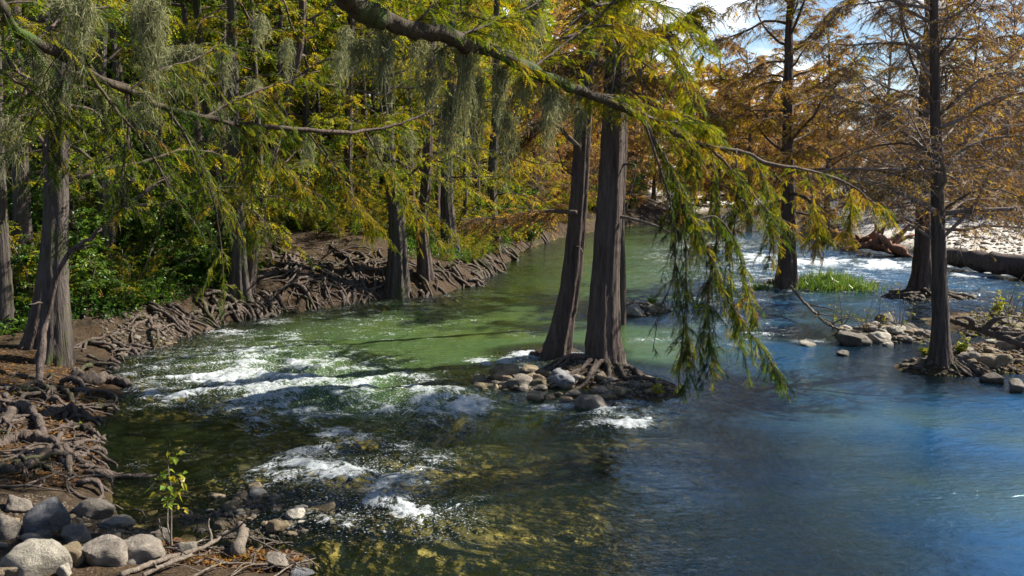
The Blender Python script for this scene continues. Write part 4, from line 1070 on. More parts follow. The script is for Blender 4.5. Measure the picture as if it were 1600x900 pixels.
# the far wood that reads as one mass
def woods():
    mb = MB()
    n = 90000
    px = rng.uniform(-700, 1900, n)
    px[:60000] = rng.uniform(-500, 1000, 60000)
    far = np.where(px < 860, bankd(px) + 26, np.interp(px, [860, 1000, 1200, 1350, 1450, 1700, 1900], [78, 100, 130, 175, 150, 110, 90]))
    dep = far * rng.uniform(1.0, 1.35, n)
    x = dep * (px - 800) / FPX
    hmax = np.where(px < 860, 15 + 3 * perlin(x * .2, dep * .2), dep * np.interp(px, [860, 1150, 1250, 1320, 1400, 1600, 1900], [.20, .13, .09, .045, .085, .105, .12]) * (1 + .25 * perlin(x * .15, dep * 0)))
    z = np.maximum(ground_h(x, dep), 0) + hmax * rng.random(n) ** .8
    k = fbm(x * .35, z * .5 + dep * .2, 3)
    keep = k > -.28
    t = np.where(px < 860, .40 + .25 * k, .86 + .13 * k) + rng.normal(0, .05, n)
    size = dep * .0062
    P_ = np.stack([x, dep, z], 1)[keep]
    leaves(mb, P_, rng.normal(0, 1, (len(P_), 3)) * np.array([1, 1, .7]), rng.normal(0, 1, (len(P_), 3)), size[keep] * 1.5 * rng.uniform(.6, 1.4, len(P_)), size[keep] * rng.uniform(.5, 1.0, len(P_)), np.clip(t[keep], 0, 1), 0, 'rhomb')
    o = mb.build('distant_woods', M_leaf); tag(o, 'distant wooded slope closing the view behind the river', 'woods', None, 'stuff')
woods()
# ================================================================== the long bough overhead, from a cypress standing outside the picture at the left
rng = np.random.default_rng(515)
ob = np.array([-6.2, 5.6, gz(-6.2, 5.6)])
OV = thing('cypress_tree', 'mossy cypress whose long dark bough hangs across the top of the picture', 'tree', ob)
mb = MB(); trunk_mesh(mb, [ob + np.array(v) for v in ((0, 0, -.3), (.05, .1, 2), (.1, .15, 5), (.05, .2, 9), (0, .1, 14))], .42, .08, .8, .6, 9, rng); mb.build('trunk', M_bark, OV, None, ob)
cr = MB()
def bough(line, r0, r1, mat=M_mossbark, n=50, k=10, start=None):
    pts = ([np.array(start)] if start is not None else []) + [Q(*v) for v in line]
    return limb_part(OV, ob, pts, r0, r1, mat, rng, n, 'limb', k)
def deck(p, n, L, nf, ti, sp=.08, fl=.088, fw=.036, t0=.1, hang=.4, fh=.5, tw=0, droop=.5):
    ti -= .07; sp += .03; fh *= .6; droop *= .75; nf = int(nf * 1.1); n = int(n * .68)
    clothe(cr, p, rng, n, L, nf, fl, fw, ti, sp, droop=droop, hang=hang, t0=t0, kind='feather', fhang=fh, rad=.006, twigs=tw)
Bm = bough([(440, -70, 6.3), (540, 0, 6.8), (600, 33, 7.1), (680, 54, 7.4), (760, 78, 7.8), (830, 108, 8.3), (920, 148, 8.9), (1000, 178, 9.5)], .112, .045, start=(-5.9, 5.75, 7.0))
deck(Bm, 50, .5, 26, .56, .09, t0=.5, hang=.2)
B2 = bough([(1000, 178, 9.5), (1040, 200, 9.7), (1078, 218, 9.9), (1110, 230, 10.1), (1160, 236, 10.3), (1200, 256, 10.5), (1262, 266, 10.7), (1320, 285, 10.9), (1360, 312, 11), (1400, 352, 11.1)], .042, .01, M_twig)
deck(B2, 95, .55, 24, .66, .10, t0=.02, hang=.6)
B2b = bough([(1110, 230, 10.1), (1140, 262, 10.1), (1165, 290, 10.1), (1200, 330, 10.1), (1235, 350, 10.1)], .02, .008, M_twig, 24, 6)
deck(B2b, 50, .6, 24, .50, .14, hang=.7)
B3 = bough([(1000, 178, 9.5), (1030, 235, 9.5), (1058, 290, 9.5), (1085, 345, 9.5), (1112, 410, 9.55), (1140, 470, 9.6), (1180, 530, 9.7), (1225, 590, 9.8)], .034, .006, M_twig)
deck(B3, 160, .42, 22, .40, .16, hang=.8, fh=.8, droop=.9)
B3b = bough([(1040, 255, 9.5), (1062, 300, 9.4), (1070, 370, 9.4), (1072, 450, 9.4), (1066, 530, 9.45), (1060, 600, 9.5)], .02, .005, M_twig, 30, 6)
deck(B3b, 64, .32, 22, .36, .14, hang=1.0, fh=.9, droop=1.0)
B3c = bough([(1085, 345, 9.5), (1120, 340, 9.6), (1150, 380, 9.7), (1165, 440, 9.7), (1180, 500, 9.8)], .014, .005, M_twig, 24, 6)
deck(B3c, 60, .36, 24, .46, .15, hang=.9, fh=.8, droop=.9)
B4 = bough([(1005, 182, 9.4), (1030, 260, 9.3), (1048, 320, 9.3), (1056, 380, 9.3), (1050, 440, 9.3), (1030, 490, 9.3), (1020, 550, 9.3)], .018, .004, M_twig, 30, 6)
deck(B4, 24, .25, 8, .36, .12, t0=.1, tw=3)
for line, n, L, ti, r in (([(1110, 230, 10.1), (1122, 300, 10), (1118, 390, 10), (1104, 480, 10), (1092, 560, 10)], 60, .42, .40, .012), ([(1150, 236, 10.2), (1152, 320, 10.1), (1140, 410, 10), (1150, 500, 10), (1165, 575, 10)], 60, .42, .40, .012),
                       ([(1058, 290, 9.5), (1052, 360, 9.4), (1060, 450, 9.4), (1075, 540, 9.4), (1072, 600, 9.4)], 60, .4, .36, .012), ([(1112, 410, 9.55), (1105, 480, 9.5), (1112, 550, 9.5), (1108, 580, 9.5)], 40, .36, .38, .009), ([(1020, 215, 9.5), (1052, 270, 9.5), (1078, 330, 9.5), (1095, 400, 9.5)], 60, .42, .5, .012),
                       ([(1180, 250, 10.4), (1200, 300, 10.4), (1208, 360, 10.4), (1200, 410, 10.4)], 44, .4, .56, .01), ([(1262, 266, 10.7), (1270, 310, 10.7), (1282, 350, 10.7), (1275, 390, 10.7)], 40, .4, .66, .01), ([(1320, 285, 10.9), (1330, 320, 10.9), (1325, 360, 10.9)], 26, .35, .74, .008), ([(1078, 218, 9.9), (1082, 250, 9.9), (1076, 300, 9.8)], 30, .35, .56, .008)):
    p = bough(line, r, .004, M_twig, 24, 6)
    deck(p, int(n * 1.15), L * .8, 24, ti - .03, .15, hang=.8, fh=.9, droop=.9, fl=.10)
for line, n, ti in (([(420, 198, 8.8), (400, 250, 9), (392, 310, 9.1), (400, 370, 9.2)], 44, .46), ([(480, 205, 9.2), (520, 260, 9.4), (560, 320, 9.6), (590, 360, 9.8)], 50, .54), ([(570, 204, 9.6), (600, 260, 9.8), (650, 330, 10), (690, 390, 10.2)], 46, .56),
                    ([(110, 90, 6.8), (90, 150, 7), (70, 220, 7.1), (66, 280, 7.2)], 34, .34), ([(200, 142, 7.4), (200, 210, 7.4), (190, 280, 7.5), (196, 330, 7.6)], 36, .34)):
    p = bough(line, .014, .004, M_twig, 24, 6)
    deck(p, n, .5, 22, ti, .12, hang=.6, fh=.7, droop=.6)
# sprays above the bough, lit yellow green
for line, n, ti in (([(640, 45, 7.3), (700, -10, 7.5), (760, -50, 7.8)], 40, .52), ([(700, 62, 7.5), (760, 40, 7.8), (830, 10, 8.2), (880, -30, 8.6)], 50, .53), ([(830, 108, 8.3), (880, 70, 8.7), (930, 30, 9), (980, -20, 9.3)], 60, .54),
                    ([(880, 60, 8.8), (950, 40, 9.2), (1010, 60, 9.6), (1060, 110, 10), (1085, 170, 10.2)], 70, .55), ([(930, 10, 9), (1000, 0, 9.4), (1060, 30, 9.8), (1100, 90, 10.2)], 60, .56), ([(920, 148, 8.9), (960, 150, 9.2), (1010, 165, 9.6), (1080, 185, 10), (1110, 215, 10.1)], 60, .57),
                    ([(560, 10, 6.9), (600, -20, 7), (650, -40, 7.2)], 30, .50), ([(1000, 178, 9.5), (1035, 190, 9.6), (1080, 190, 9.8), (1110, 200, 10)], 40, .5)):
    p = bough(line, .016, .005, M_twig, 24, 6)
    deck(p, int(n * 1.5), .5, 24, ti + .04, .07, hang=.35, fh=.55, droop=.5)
# the second bough lower at the left, in shade
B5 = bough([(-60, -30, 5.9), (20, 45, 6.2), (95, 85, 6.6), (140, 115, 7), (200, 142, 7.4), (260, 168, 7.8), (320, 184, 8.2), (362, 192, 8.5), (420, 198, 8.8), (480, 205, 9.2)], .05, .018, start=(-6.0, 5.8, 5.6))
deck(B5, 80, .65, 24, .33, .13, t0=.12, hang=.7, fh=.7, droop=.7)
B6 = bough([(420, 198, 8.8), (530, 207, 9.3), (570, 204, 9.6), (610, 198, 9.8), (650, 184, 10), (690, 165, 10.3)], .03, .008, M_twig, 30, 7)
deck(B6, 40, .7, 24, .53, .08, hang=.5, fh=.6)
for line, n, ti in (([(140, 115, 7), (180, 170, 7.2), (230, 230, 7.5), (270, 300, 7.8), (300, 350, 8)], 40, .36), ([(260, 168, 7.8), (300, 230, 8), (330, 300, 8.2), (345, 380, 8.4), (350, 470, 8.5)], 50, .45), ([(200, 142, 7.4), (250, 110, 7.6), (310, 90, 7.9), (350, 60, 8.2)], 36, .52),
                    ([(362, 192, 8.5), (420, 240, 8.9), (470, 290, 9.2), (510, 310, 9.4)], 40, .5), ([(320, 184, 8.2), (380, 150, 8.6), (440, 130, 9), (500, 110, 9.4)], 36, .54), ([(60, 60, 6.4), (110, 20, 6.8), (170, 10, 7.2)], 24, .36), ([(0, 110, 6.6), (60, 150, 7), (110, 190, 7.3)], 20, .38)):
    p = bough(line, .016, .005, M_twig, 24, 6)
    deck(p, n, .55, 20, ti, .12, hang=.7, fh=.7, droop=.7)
cr.build('crown', [M_twig, M_leaf], OV, None, ob)

# ------------------------------------------------------------------ Spanish moss
gm = 'Spanish moss hanging from the boughs'
def moss(px, py, dep, L, W, label, n=130, ti=.55, sway=0.0):
    p0 = Q(px, py, dep)
    mb = MB()
    m = 9
    W *= .5; n = int(n * .36)
    top = p0 + np.column_stack([rng.normal(0, W, n), rng.normal(0, W * .8, n), rng.uniform(-.3, .05, n) * L * .5])
    ln = L * rng.beta(1.3, 1.9, n)[:, None]
    s = np.linspace(0, 1, m)
    pull = (p0[None, :2] - top[:, :2])
    PT = np.repeat(top[:, None, :], m, 1)
    PT[:, :, 2] -= ln * s
    PT[:, :, :2] += pull[:, None, :] * (.75 * s ** .7)[None, :, None]
    PT[:, :, 0] += sway * (ln * s) ** 1.3
    wob = np.cumsum(rng.normal(0, .022, (n, m, 2)), 1); PT[:, :, :2] += wob
    batch_tubes(mb, PT, np.full(n, .0035), np.full(n, .0018), 0, .5)
    q = n * 9
    si = rng.integers(0, n, q); u = rng.random(q) * (m - 1.001); i = u.astype(int); f = (u - i)[:, None]
    b = PT[si, i] * (1 - f) + PT[si, i + 1] * f
    D = rng.normal(0, .8, (q, 3)) - UP * .8
    leaves(mb, b, D, rng.normal(0, 1, (q, 3)), rng.uniform(.04, .13, q), .006, np.clip(ti + rng.normal(0, .2, q), 0, 1), 0, 'twig', .3)
    o = mb.build('spanish_moss', M_moss, None, p0, p0)
    tag(o, label, 'moss', gm)
small = 'thin wisp of grey Spanish moss hanging among the green sprays overhead'
for a in ((232, -5, 7, 1.1, .16, 'widest pale Spanish moss curtain at the top left, under the dark bough', 420, .6, 0), (128, -10, 6.6, 1.0, .05, 'long thin pale moss strand at the top left beside the wide curtain', 160, .6, -.22), (100, 0, 6.8, .5, .09, 'short ragged moss tuft at the top left between strand and curtain', 150, .5, 0),
          (62, 80, 6.9, .55, .05, 'moss tail hanging beside the far left grey trunk', 120, .6, -.05), (838, -10, 8.4, 1.0, .07, 'long light moss tail left of the twin cypress tops', 240, .7, -.14), (860, 130, 8.6, .95, .07, 'moss tail hanging under the bough just left of the twin trunks', 260, .75, -.12),
          (728, 60, 7.7, 1.2, .09, 'longest moss beard under the middle of the bough', 330, .5, -.05), (702, 150, 7.8, .85, .06, 'dark moss beard left of the longest one', 200, .4, -.12), (746, 110, 8, 1.25, .05, 'slim moss beard right of the longest one', 200, .45, -.02), (600, 45, 7.2, .8, .10, 'moss beard near the thick left end of the bough', 260, .45, 0),
          (560, 60, 7.2, .45, .08, 'short dark moss beard at the thick left end of the bough', 160, .35, 0), (780, 100, 8.1, .7, .08, 'broad moss fringe where the bough starts to thin', 220, .5, -.1), (795, 170, 8.3, .9, .06, 'moss tail below the moss fringe on the bough', 180, .5, -.1), (270, 75, 8.2, .5, .12, 'pale moss tuft caught in yellow leaves left of centre', 240, .7, 0), (303, 70, 8.2, .55, .10, 'second pale moss tuft caught in the yellow leaves', 220, .7, 0)):
    moss(*a)
for px, py, dep, L in ((655, 60, 7.6, .6), (672, 120, 7.8, .5), (690, 70, 7.6, .5), (820, 110, 8.5, .6), (880, 150, 9, .5), (905, 160, 9.1, .5), (530, 80, 10, .6), (450, 60, 10, .7), (405, 20, 9, .5), (395, 120, 9.5, .5), (340, 160, 8.6, .6), (225, 160, 7.8, .5), (160, 140, 7.3, .4), (480, 210, 10, .6), (590, 210, 10.5, .5), (640, 200, 10.5, .6), (540, 40, 9, .7), (990, 20, 10, .4), (770, 30, 9, .6), (350, 70, 9, .6), (15, 180, 7.2, .7)):
    moss(px, py, dep, L, rng.uniform(.04, .08), small, 110, rng.uniform(.4, .7), rng.uniform(-.12, .02))
# ================================================================== stones
rng = np.random.default_rng(909)
def rock_mesh(name, mat, seed, angular=0.0, sub=4, amp=.22):
    r = np.random.default_rng(seed)
    bm = bmesh.new()
    bmesh.ops.create_icosphere(bm, subdivisions=sub, radius=1.0)
    off = Vector(r.uniform(-50, 50, 3))
    planes = [(Vector(unit(r.normal(0, 1, 3))), r.uniform(.55, .85)) for _ in range(int(angular * 12))]
    for v in bm.verts:
        p = v.co.copy()
        n = p.normalized()
        q = n * (1 + amp * 1.6 * mnoise.noise(n * .9 + off) + amp * .6 * mnoise.noise(n * 2.3 + off) + amp * .16 * mnoise.noise(n * 6 + off) + amp * .06 * mnoise.noise(n * 15 + off))
        for pn, c in planes:
            d = q.dot(pn) - c
            if d > 0: q -= pn * d * .94
        v.co = q
    me = bpy.data.meshes.new(name); bm.to_mesh(me); bm.free()
    for f in me.polygons: f.use_smooth = True
    me.materials.append(mat)
    return me
ROUND = [rock_mesh('stone', M_stone, 1 + i, .0 if i < 2 else .35, 4, .22) for i in range(4)]
ANG = [rock_mesh('stone', M_stone, 30 + i, 1.0, 4, .25) for i in range(3)]
WARM = [rock_mesh('stone', M_stone_warm, 50 + i, .4, 4, .24) for i in range(4)]
PALE = [rock_mesh('stone', M_stone_pale, 70 + i, .3, 4, .2) for i in range(3)]
BLUE = [rock_mesh('stone', M_stone_blue, 90 + i, .9, 4, .18) for i in range(2)]
SUBM = [rock_mesh('stone', M_sub, 110 + i, .3, 3, .25) for i in range(4)]
def stone(name, px, py, wpx, hpx, me, label, group=None, sink=.40, dep=None, on='ground', rz=None, tilt=.25):
    g = G(px, py) if on == 'ground' else P(px, py)
    if on == 'bed': g[2] = gz(g[0], g[1])
    dist = g[1] * CT + (CAM_H - g[2]) * ST
    wm, hm = wpx / FPX * dist * .87, hpx / FPX * dist * .84
    o = bpy.data.objects.new(name, me); COL.objects.link(o)
    dm = (dep or .8) * wm
    o.scale = (wm / 2.1, dm / 2.1, hm / 1.9)
    o.location = (g[0], g[1] + dm * .25, g[2] + hm * (.5 - sink))
    if on == 'bed': o.location.z = min(o.location.z, -.05 - hm * .55)
    o.rotation_euler = (rng.uniform(-tilt, tilt), rng.uniform(-tilt, tilt), rng.uniform(-.5, .5) if rz is None else rz)
    return tag(o, label, 'stone', group)
for a in ((50, 900, 118, 92, PALE[0], 'largest pale rounded boulder in the bottom left corner'), (62, 832, 112, 84, BLUE[0], 'blue grey angular boulder with a flat top at the lower left'), (158, 882, 84, 74, ROUND[2], 'brown streaked boulder beside the grey streaked one at the lower left'),
          (212, 878, 92, 66, ROUND[0], 'grey streaked boulder at the water edge, right of the brown streaked one'), (138, 808, 88, 46, ROUND[1], 'smooth grey hump of rock behind the blue grey boulder'), (102, 886, 66, 54, WARM[0], 'rounded brown boulder wedged right of the largest pale boulder'),
          (288, 868, 46, 38, PALE[1], 'small white boulder beside the leafy sapling'), (248, 850, 44, 44, ROUND[3], 'brown rounded rock between the grey streaked boulder and the sapling'), (97, 902, 30, 36, PALE[2], 'little pale stone touching the largest pale boulder'),
          (0, 842, 52, 70, ROUND[1], 'grey boulder cut by the left picture edge'), (112, 846, 58, 36, ROUND[2], 'flat grey stone under the blue grey boulder'), (180, 826, 60, 30, ROUND[0], 'low ridged stone between the smooth hump and the streaked boulders'), (20, 800, 60, 36, ANG[1], 'dark stone behind the blue grey boulder'), (10, 905, 50, 40, WARM[1], 'brown stone at the very bottom left corner'),
          (928, 645, 74, 60, ANG[0], 'largest angular boulder in front of the twin cypresses, one side mossy'), (786, 588, 58, 34, WARM[2], 'brown rounded rock at the upstream tip of the twin cypress island'), (757, 614, 48, 34, WARM[1], 'wet brown rock at the left tip of the twin cypress island'),
          (812, 606, 50, 30, ROUND[3], 'grey rock in the middle of the heap left of the twin trunks'), (880, 606, 56, 54, BLUE[1], 'dark blue grey block leaning on the foot of the twin cypresses'), (834, 628, 48, 22, WARM[0], 'flat layered rock at the front of the twin cypress island'), (872, 553, 36, 30, WARM[3], 'mossy rock between the feet of the twin cypresses'),
          (1338, 540, 66, 40, ROUND[2], 'largest grey boulder at the left end of the right stone bar'), (1320, 556, 26, 14, ANG[2], 'small dark wet stone alone in the calm water'), (1266, 541, 34, 9, PALE[0], 'flat pale stone lying awash in the calm water'), (1383, 504, 48, 26, ANG[1], 'dark square block behind the right stone bar'),
          (1378, 535, 48, 30, PALE[1], 'pale stone beside the largest grey boulder of the bar'), (1556, 570, 62, 38, WARM[1], 'large tan stone right of the slender cypress roots'), (1520, 566, 42, 30, ROUND[1], 'brown stone close to the roots of the slender cypress'), (1556, 598, 44, 34, ANG[0], 'dark pointed stone in the shallows right of the slender cypress'),
          (1594, 612, 46, 34, ANG[2], 'dark stone cut by the right picture edge'), (1585, 545, 46, 30, ROUND[0], 'grey stone under the fallen limb at the right edge'), (990, 492, 40, 30, PALE[2], 'pale block on the small rock pile behind the twin cypresses'), (1022, 487, 34, 16, WARM[2], 'flat tan stone on the small rock pile'),
          (460, 812, 40, 26, PALE[1], 'largest pale stone on the pebble shoal near the sapling'), (430, 832, 48, 28, M_sub and WARM[3], 'tan stone at the front of the pebble shoal'), (395, 770, 40, 18, WARM[0], 'brown stone at the back of the pebble shoal'), (505, 800, 40, 20, WARM[2], 'wet brown stone at the right tip of the pebble shoal'),
          (1030, 658, 60, 10, ANG[1], 'low dark rock awash beside the trailing sprays'), (430, 885, 60, 32, ANG[0], 'dark grey stone in the debris at the bottom edge'), (470, 905, 50, 24, BLUE[1], 'flat blue grey stone at the bottom picture edge')):
    stone('boulder' if a[2] > 44 else 'stone', *a)
def field(n, fn, wr, meshes, label, group, flat=(.36, .62), on='ground', sink=.36):
    for i in range(n):
        px, py = fn()
        w_ = rng.uniform(*wr)
        stone('stone', px, py, w_, w_ * rng.uniform(*flat), meshes[rng.integers(len(meshes))], label, group, sink, rng.uniform(.7, 1.1), on)
def ell(cx, cy, rx, ry):
    def f():
        a, r = rng.uniform(0, 6.28), math.sqrt(rng.random())
        return cx + rx * r * math.cos(a), cy + ry * r * math.sin(a)
    return f
field(34, ell(905, 612, 75, 22), (16, 34), WARM + ROUND[:2], 'brown stone in the heap in front of the twin cypress trunks', 'stones in front of the twin trunks')
field(26, ell(800, 600, 62, 20), (16, 38), WARM + ROUND[2:], 'wet stone in the heap left of the twin cypress trunks', 'stones left of the twin trunks')
field(10, ell(1000, 606, 55, 16), (10, 22), WARM, 'small brown stone right of the twin cypress roots', 'stones right of the twin trunks')
field(12, ell(1000, 487, 32, 9), (9, 22), PALE + WARM, 'pale stone on the small rock pile behind the twin cypresses', 'stones of the small rock pile')
field(44, ell(1385, 524, 78, 17), (10, 30), PALE + ROUND + WARM[:2], 'grey or pale cobble of the right stone bar', 'cobbles of the right stone bar')
field(34, ell(1570, 540, 70, 42), (10, 34), ROUND + WARM + PALE[:1], 'cobble among twigs on the bank at the right edge', 'cobbles at the right edge')
field(26, ell(430, 806, 125, 36), (12, 36), WARM + PALE[:1], 'wet tan stone of the pebble shoal', 'stones of the pebble shoal')
field(22, ell(235, 545, 60, 16), (6, 15), PALE + WARM, 'small pale cobble on the left shore below the buttressed cypress', 'cobbles on the left shore')
field(18, ell(110, 840, 130, 40), (20, 40), ROUND + WARM[:2], 'grey stone filling the gaps between the lower left boulders', 'stones between the boulders')
field(12, ell(1270, 450, 70, 8), (8, 18), WARM + ROUND, 'stone at the rim of the grassy islet', 'stones of the grassy islet')
field(22, ell(720, 850, 240, 50), (24, 80), SUBM, 'algae coated stone under the clear water at the bottom', 'submerged stones at the bottom', (.3, .5), 'bed')
field(14, ell(880, 720, 260, 45), (24, 70), SUBM, 'algae coated stone under water below the twin cypress island', 'submerged stones below the island', (.3, .5), 'bed')
field(10, ell(240, 730, 90, 90), (24, 80), SUBM, 'algae coated stone under water along the left shore', 'submerged stones along the left shore', (.3, .45), 'bed')
field(6, ell(1400, 600, 200, 40), (20, 56), SUBM, 'algae coated stone under the calm water at the right', 'submerged stones at the right', (.25, .4), 'bed')

# pebbles and leaf litter that nobody could count
def pebbles():
    mb = MB()
    ico = bmesh.new(); bmesh.ops.create_icosphere(ico, subdivisions=1, radius=1.0)
    v = np.array([x.co[:] for x in ico.verts]); f = np.array([[y.index for y in x.verts] for x in ico.faces]); ico.free()
    pts = []
    for n, fn in ((1400, ell(905, 606, 110, 30)), (700, ell(800, 602, 75, 24)), (500, ell(1000, 610, 65, 22)), (1600, ell(1385, 524, 90, 22)), (2400, ell(1575, 545, 90, 55)), (700, ell(1470, 576, 60, 22)), (2600, ell(430, 808, 150, 42)), (900, ell(235, 545, 75, 22)),
                  (500, ell(1000, 487, 45, 14)), (900, ell(1280, 447, 90, 12)), (800, ell(1450, 466, 70, 10)), (700, ell(400, 880, 90, 22)), (900, ell(120, 850, 160, 50)), (1300, ell(1540, 385, 150, 34)), (900, ell(1560, 345, 130, 16))):
        for i in range(n): pts.append(P(*fn()))
    pts = np.array(pts); pts[:, 2] = ground_h(pts[:, 0], pts[:, 1])
    pts = pts[pts[:, 2] > -.12]
    n = len(pts)
    sz = rng.lognormal(-3.6, .45, n)[:, None] * np.clip(pts[:, 1:2] / 14, .6, 3.0)
    sc = sz * rng.uniform(.6, 1.2, (n, 3)) * np.array([1, 1, .6])
    V = v[None] * (1 + .18 * rng.normal(0, 1, (n, len(v), 1))) * sc[:, None, :] + pts[:, None, :]
    F = (np.arange(n)[:, None, None] * len(v) + f[None]).reshape(-1, 3)
    mb.add(V.reshape(-1, 3), None, F, 0, .5, True)
    m = stone_mat('pebble', (.09, .07, .05), (.24, .20, .155), (.44, .39, .32))
    o = mb.build('pebbles', m); tag(o, 'small gravel pebbles lying over the bars and shores', 'pebbles', None, 'stuff')
pebbles()
def litter():
    mb = MB()
    pts = []
    for n, fn in ((9000, ell(300, 440, 420, 60)), (5000, ell(60, 680, 140, 110)), (2500, ell(340, 880, 130, 30)), (2500, ell(1560, 540, 110, 60)), (3000, ell(560, 400, 200, 30)), (2600, ell(1540, 380, 150, 36))):
        for i in range(n): pts.append(fn())
    pts = np.array([P(a, b) for a, b in pts]); pts[:, 2] = ground_h(pts[:, 0], pts[:, 1]) + .012
    pts = pts[(pts[:, 2] > .05)]
    n = len(pts)
    D = rng.normal(0, 1, (n, 3)) * np.array([1, 1, .25])
    leaves(mb, pts, D, UP + rng.normal(0, .35, (n, 3)), rng.uniform(.05, .11, n), rng.uniform(.02, .05, n), np.clip(.95 + rng.normal(0, .06, n), .7, 1), 0)
    o = mb.build('leaf_litter', M_leaf); tag(o, 'dry fallen leaves scattered over the banks', 'leaf litter', None, 'stuff')
litter()
def undergrowth():
    mb = MB()
    n = 90000
    px = rng.uniform(-250, 800, n); dep = bankd(px) + .6 + 14 * rng.random(n) ** 1.1
    x = dep * (px - 800) / FPX
    k = fbm(x * .6, dep * .6, 3)
    keep = (k > -.4) & ((np.abs(px - 515) > 110) | (dep > bankd(px) + 5.0)) & (dep > bankd(px) + .9)
    x, dep, k = x[keep], dep[keep], k[keep]
    n = len(x)
    z = ground_h(x, dep) + rng.random(n) ** 1.6 * (.28 + .5 * np.clip(k, 0, 1))
    D = rng.normal(0, 1, (n, 3)) + UP * .3
    leaves(mb, np.stack([x, dep, z], 1), D, UP + rng.normal(0, .5, (n, 3)), rng.uniform(.07, .15, n), rng.uniform(.04, .08, n), np.clip(.42 + .3 * k + rng.normal(0, .14, n), 0, 1), 0)
    o = mb.build('undergrowth', M_broad); tag(o, 'low leafy ground cover on the slope of the left bank', 'undergrowth', None, 'stuff')
undergrowth()

# ------------------------------------------------------------------ driftwood and debris at the bottom left
def stick(name, label, cat, line, r0, r1, mat, forks=3, fl=.3, grp=None):
    return branch_thing(name, label, cat, [G(a, b) + UP * (r0 * .7 + lift) for a, b, lift in line], r0, r1, mat, rng, forks, fl, grp)
st = [(352, 868, .02), (372, 862, .06), (388, 850, .12)]
stick('driftwood_stump', 'weathered broken stump standing up in the debris at the bottom', 'driftwood', [(372, 872, 0), (378, 862, .10), (376, 850, .13)], .065, .045, M_dead, 0, .2)
stick('driftwood_pole', 'pale driftwood pole pointing at the stump along the bottom edge', 'driftwood', [(190, 902, 0), (255, 884, .04), (320, 868, .06), (356, 850, .10)], .024, .018, M_dead, 2, .3)
stick('driftwood_pole', 'short pale driftwood pole cut by the bottom picture edge', 'driftwood', [(225, 905, .02), (262, 893, .05), (300, 880, .06)], .02, .016, M_dead, 1, .2)
gs = 'dry sticks of the debris heap at the bottom'
for i in range(34):
    a, b = rng.uniform(270, 470), rng.uniform(852, 905)
    an = rng.normal(.1, .5); l_ = rng.uniform(40, 110)
    stick('dry_stick', 'thin dry stick in the debris heap at the bottom edge', 'stick', [(a - l_ * .5, b + l_ * .25 * an, rng.uniform(0, .03)), (a, b - rng.uniform(0, 4), rng.uniform(.02, .09)), (a + l_ * .5, b - l_ * .25 * an, rng.uniform(0, .06))], rng.uniform(.006, .014), .004, M_root if i % 2 else M_dead, 1, .15, gs)

# ------------------------------------------------------------------ sapling, grass, weeds
def leafy(name, label, cat, px, py, hpx, nst, nleaf, fl, fw, ti, leafm=M_broad, wood=M_dead, spread=.25, group=None, t0=.45, sub=.18):
    g = G(px, py); dist = g[1] * CT + (CAM_H - g[2]) * ST
    hm = hpx / FPX * dist
    o = thing(name, label, cat, g, group)
    st_, fo = MB(), MB()
    for i in range(nst):
        a = rng.uniform(0, 6.28)
        hh = hm * (1 if i == 0 else rng.uniform(.35, .7))
        sp = .06 if i == 0 else spread
        bp = grow(rng, g - UP * .05, (sp * math.cos(a), sp * math.sin(a), 1), hh + .05, 9, .09)
        tube(st_, bp, np.linspace(.011, .004, 10) * (hm / .8), 5, 0)
        if i == 0 or nst > 4:
            clothe(fo, bp, rng, nleaf, sub * hm / .8, 3, fl, fw, ti, .12, kind='rhomb', t0=t0, hang=.1, fhang=.1, rad=.003, taper=.2)
    st_.build('stem', wood, o, None, g)
    fo.build('foliage', [wood, leafm], o, None, g)
    return o
leafy('sapling', 'young sapling with a few light green leaves beside the white boulder', 'sapling', 268, 858, 140, 4, 34, .065, .05, .86)
leafy('weed', 'tiny green sprig growing between the near left roots', 'plant', 120, 674, 14, 5, 4, .05, .04, .7, t0=.2)
leafy('weed', 'yellow green weed at the right end of the twin cypress island', 'plant', 1028, 616, 26, 7, 6, .05, .035, .95, t0=.2)
leafy('weed', 'green weed on the small rock pile behind the twin cypresses', 'plant', 1020, 474, 20, 7, 6, .07, .05, .75, t0=.2)
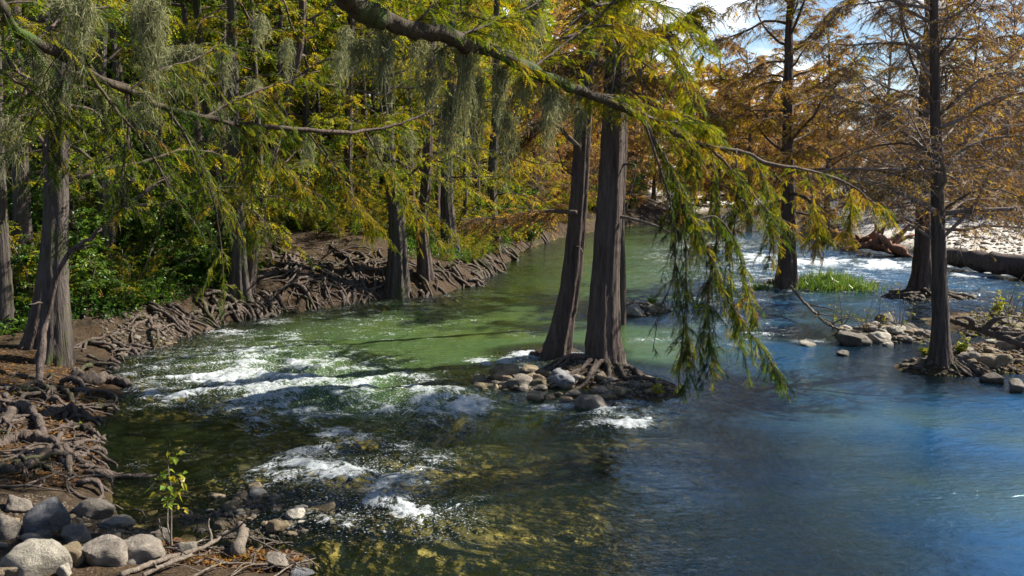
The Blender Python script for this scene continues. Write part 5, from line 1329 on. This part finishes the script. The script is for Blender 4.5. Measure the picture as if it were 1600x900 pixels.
leafy('weed', 'green weed left of the slender cypress foot', 'plant', 1444, 556, 26, 7, 7, .06, .045, .85, t0=.2)
leafy('weed', 'bright green weed right of the slender cypress foot', 'plant', 1502, 552, 30, 8, 8, .06, .05, .88, t0=.2)
gw = 'bare weedy stems on the right bar'
for i, (a, b) in enumerate(((1300, 512), (1316, 508), (1352, 516), (1372, 512), (1405, 516), (1420, 508), (1505, 520), (1530, 508), (1548, 522), (1560, 500), (1580, 512), (1592, 530), (1540, 535), (1575, 492), (1598, 500), (1515, 540))):
    leafy('dry_weed', 'dry bare stems of a weed standing on the right stone bar', 'plant', a, b, rng.uniform(35, 75), 6, 2, .05, .03, .98, spread=.5, group=gw, wood=M_twig_grey)
leafy('weed', 'yellow leaved low weed on the bank at the right edge', 'plant', 1560, 492, 40, 9, 7, .08, .05, 1.0, group=None, t0=.3)
def grass(label, px, py, wpx, n, hh):
    c = G(px, py); o = None
    mb = MB()
    W = wpx / FPX * c[1]
    x = c[0] + rng.normal(0, W * .28, n); y = c[1] + rng.normal(0, .28, n)
    z = np.maximum(ground_h(x, y), -.05)
    D = UP + rng.normal(0, .35, (n, 3))
    h_ = hh * rng.uniform(.5, 1.15, n)[:, None]
    D = unit(D)
    S_ = unit(np.cross(D, rng.normal(0, 1, (n, 3))))
    p0 = np.stack([x, y, z], 1); p1 = p0 + D * h_ * .6; p2 = p1 + unit(D + rng.normal(0, .35, (n, 3)) - UP * .3) * h_ * .5
    w_ = .014
    V = np.stack([p0 - S_ * w_, p0 + S_ * w_, p1 + S_ * w_ * .8, p1 - S_ * w_ * .8, p2], 1)
    a = np.arange(n)[:, None] * 5
    mb.add(V.reshape(-1, 3), a + np.array([[0, 1, 2, 3]]), a + np.array([[3, 2, 4]]), 0, np.repeat(np.clip(rng.normal(.5, .2, n), 0, 1), 5))
    o = mb.build('grass_clump', M_grass, None, c, c); tag(o, label, 'grass', None)
grass('big bright green clump of grass on the islet beside the cone footed cypress', 1300, 452, 100, 1900, .42)
grass('low yellowish tuft of grass left of the islet cypress', 1190, 452, 30, 300, .25)
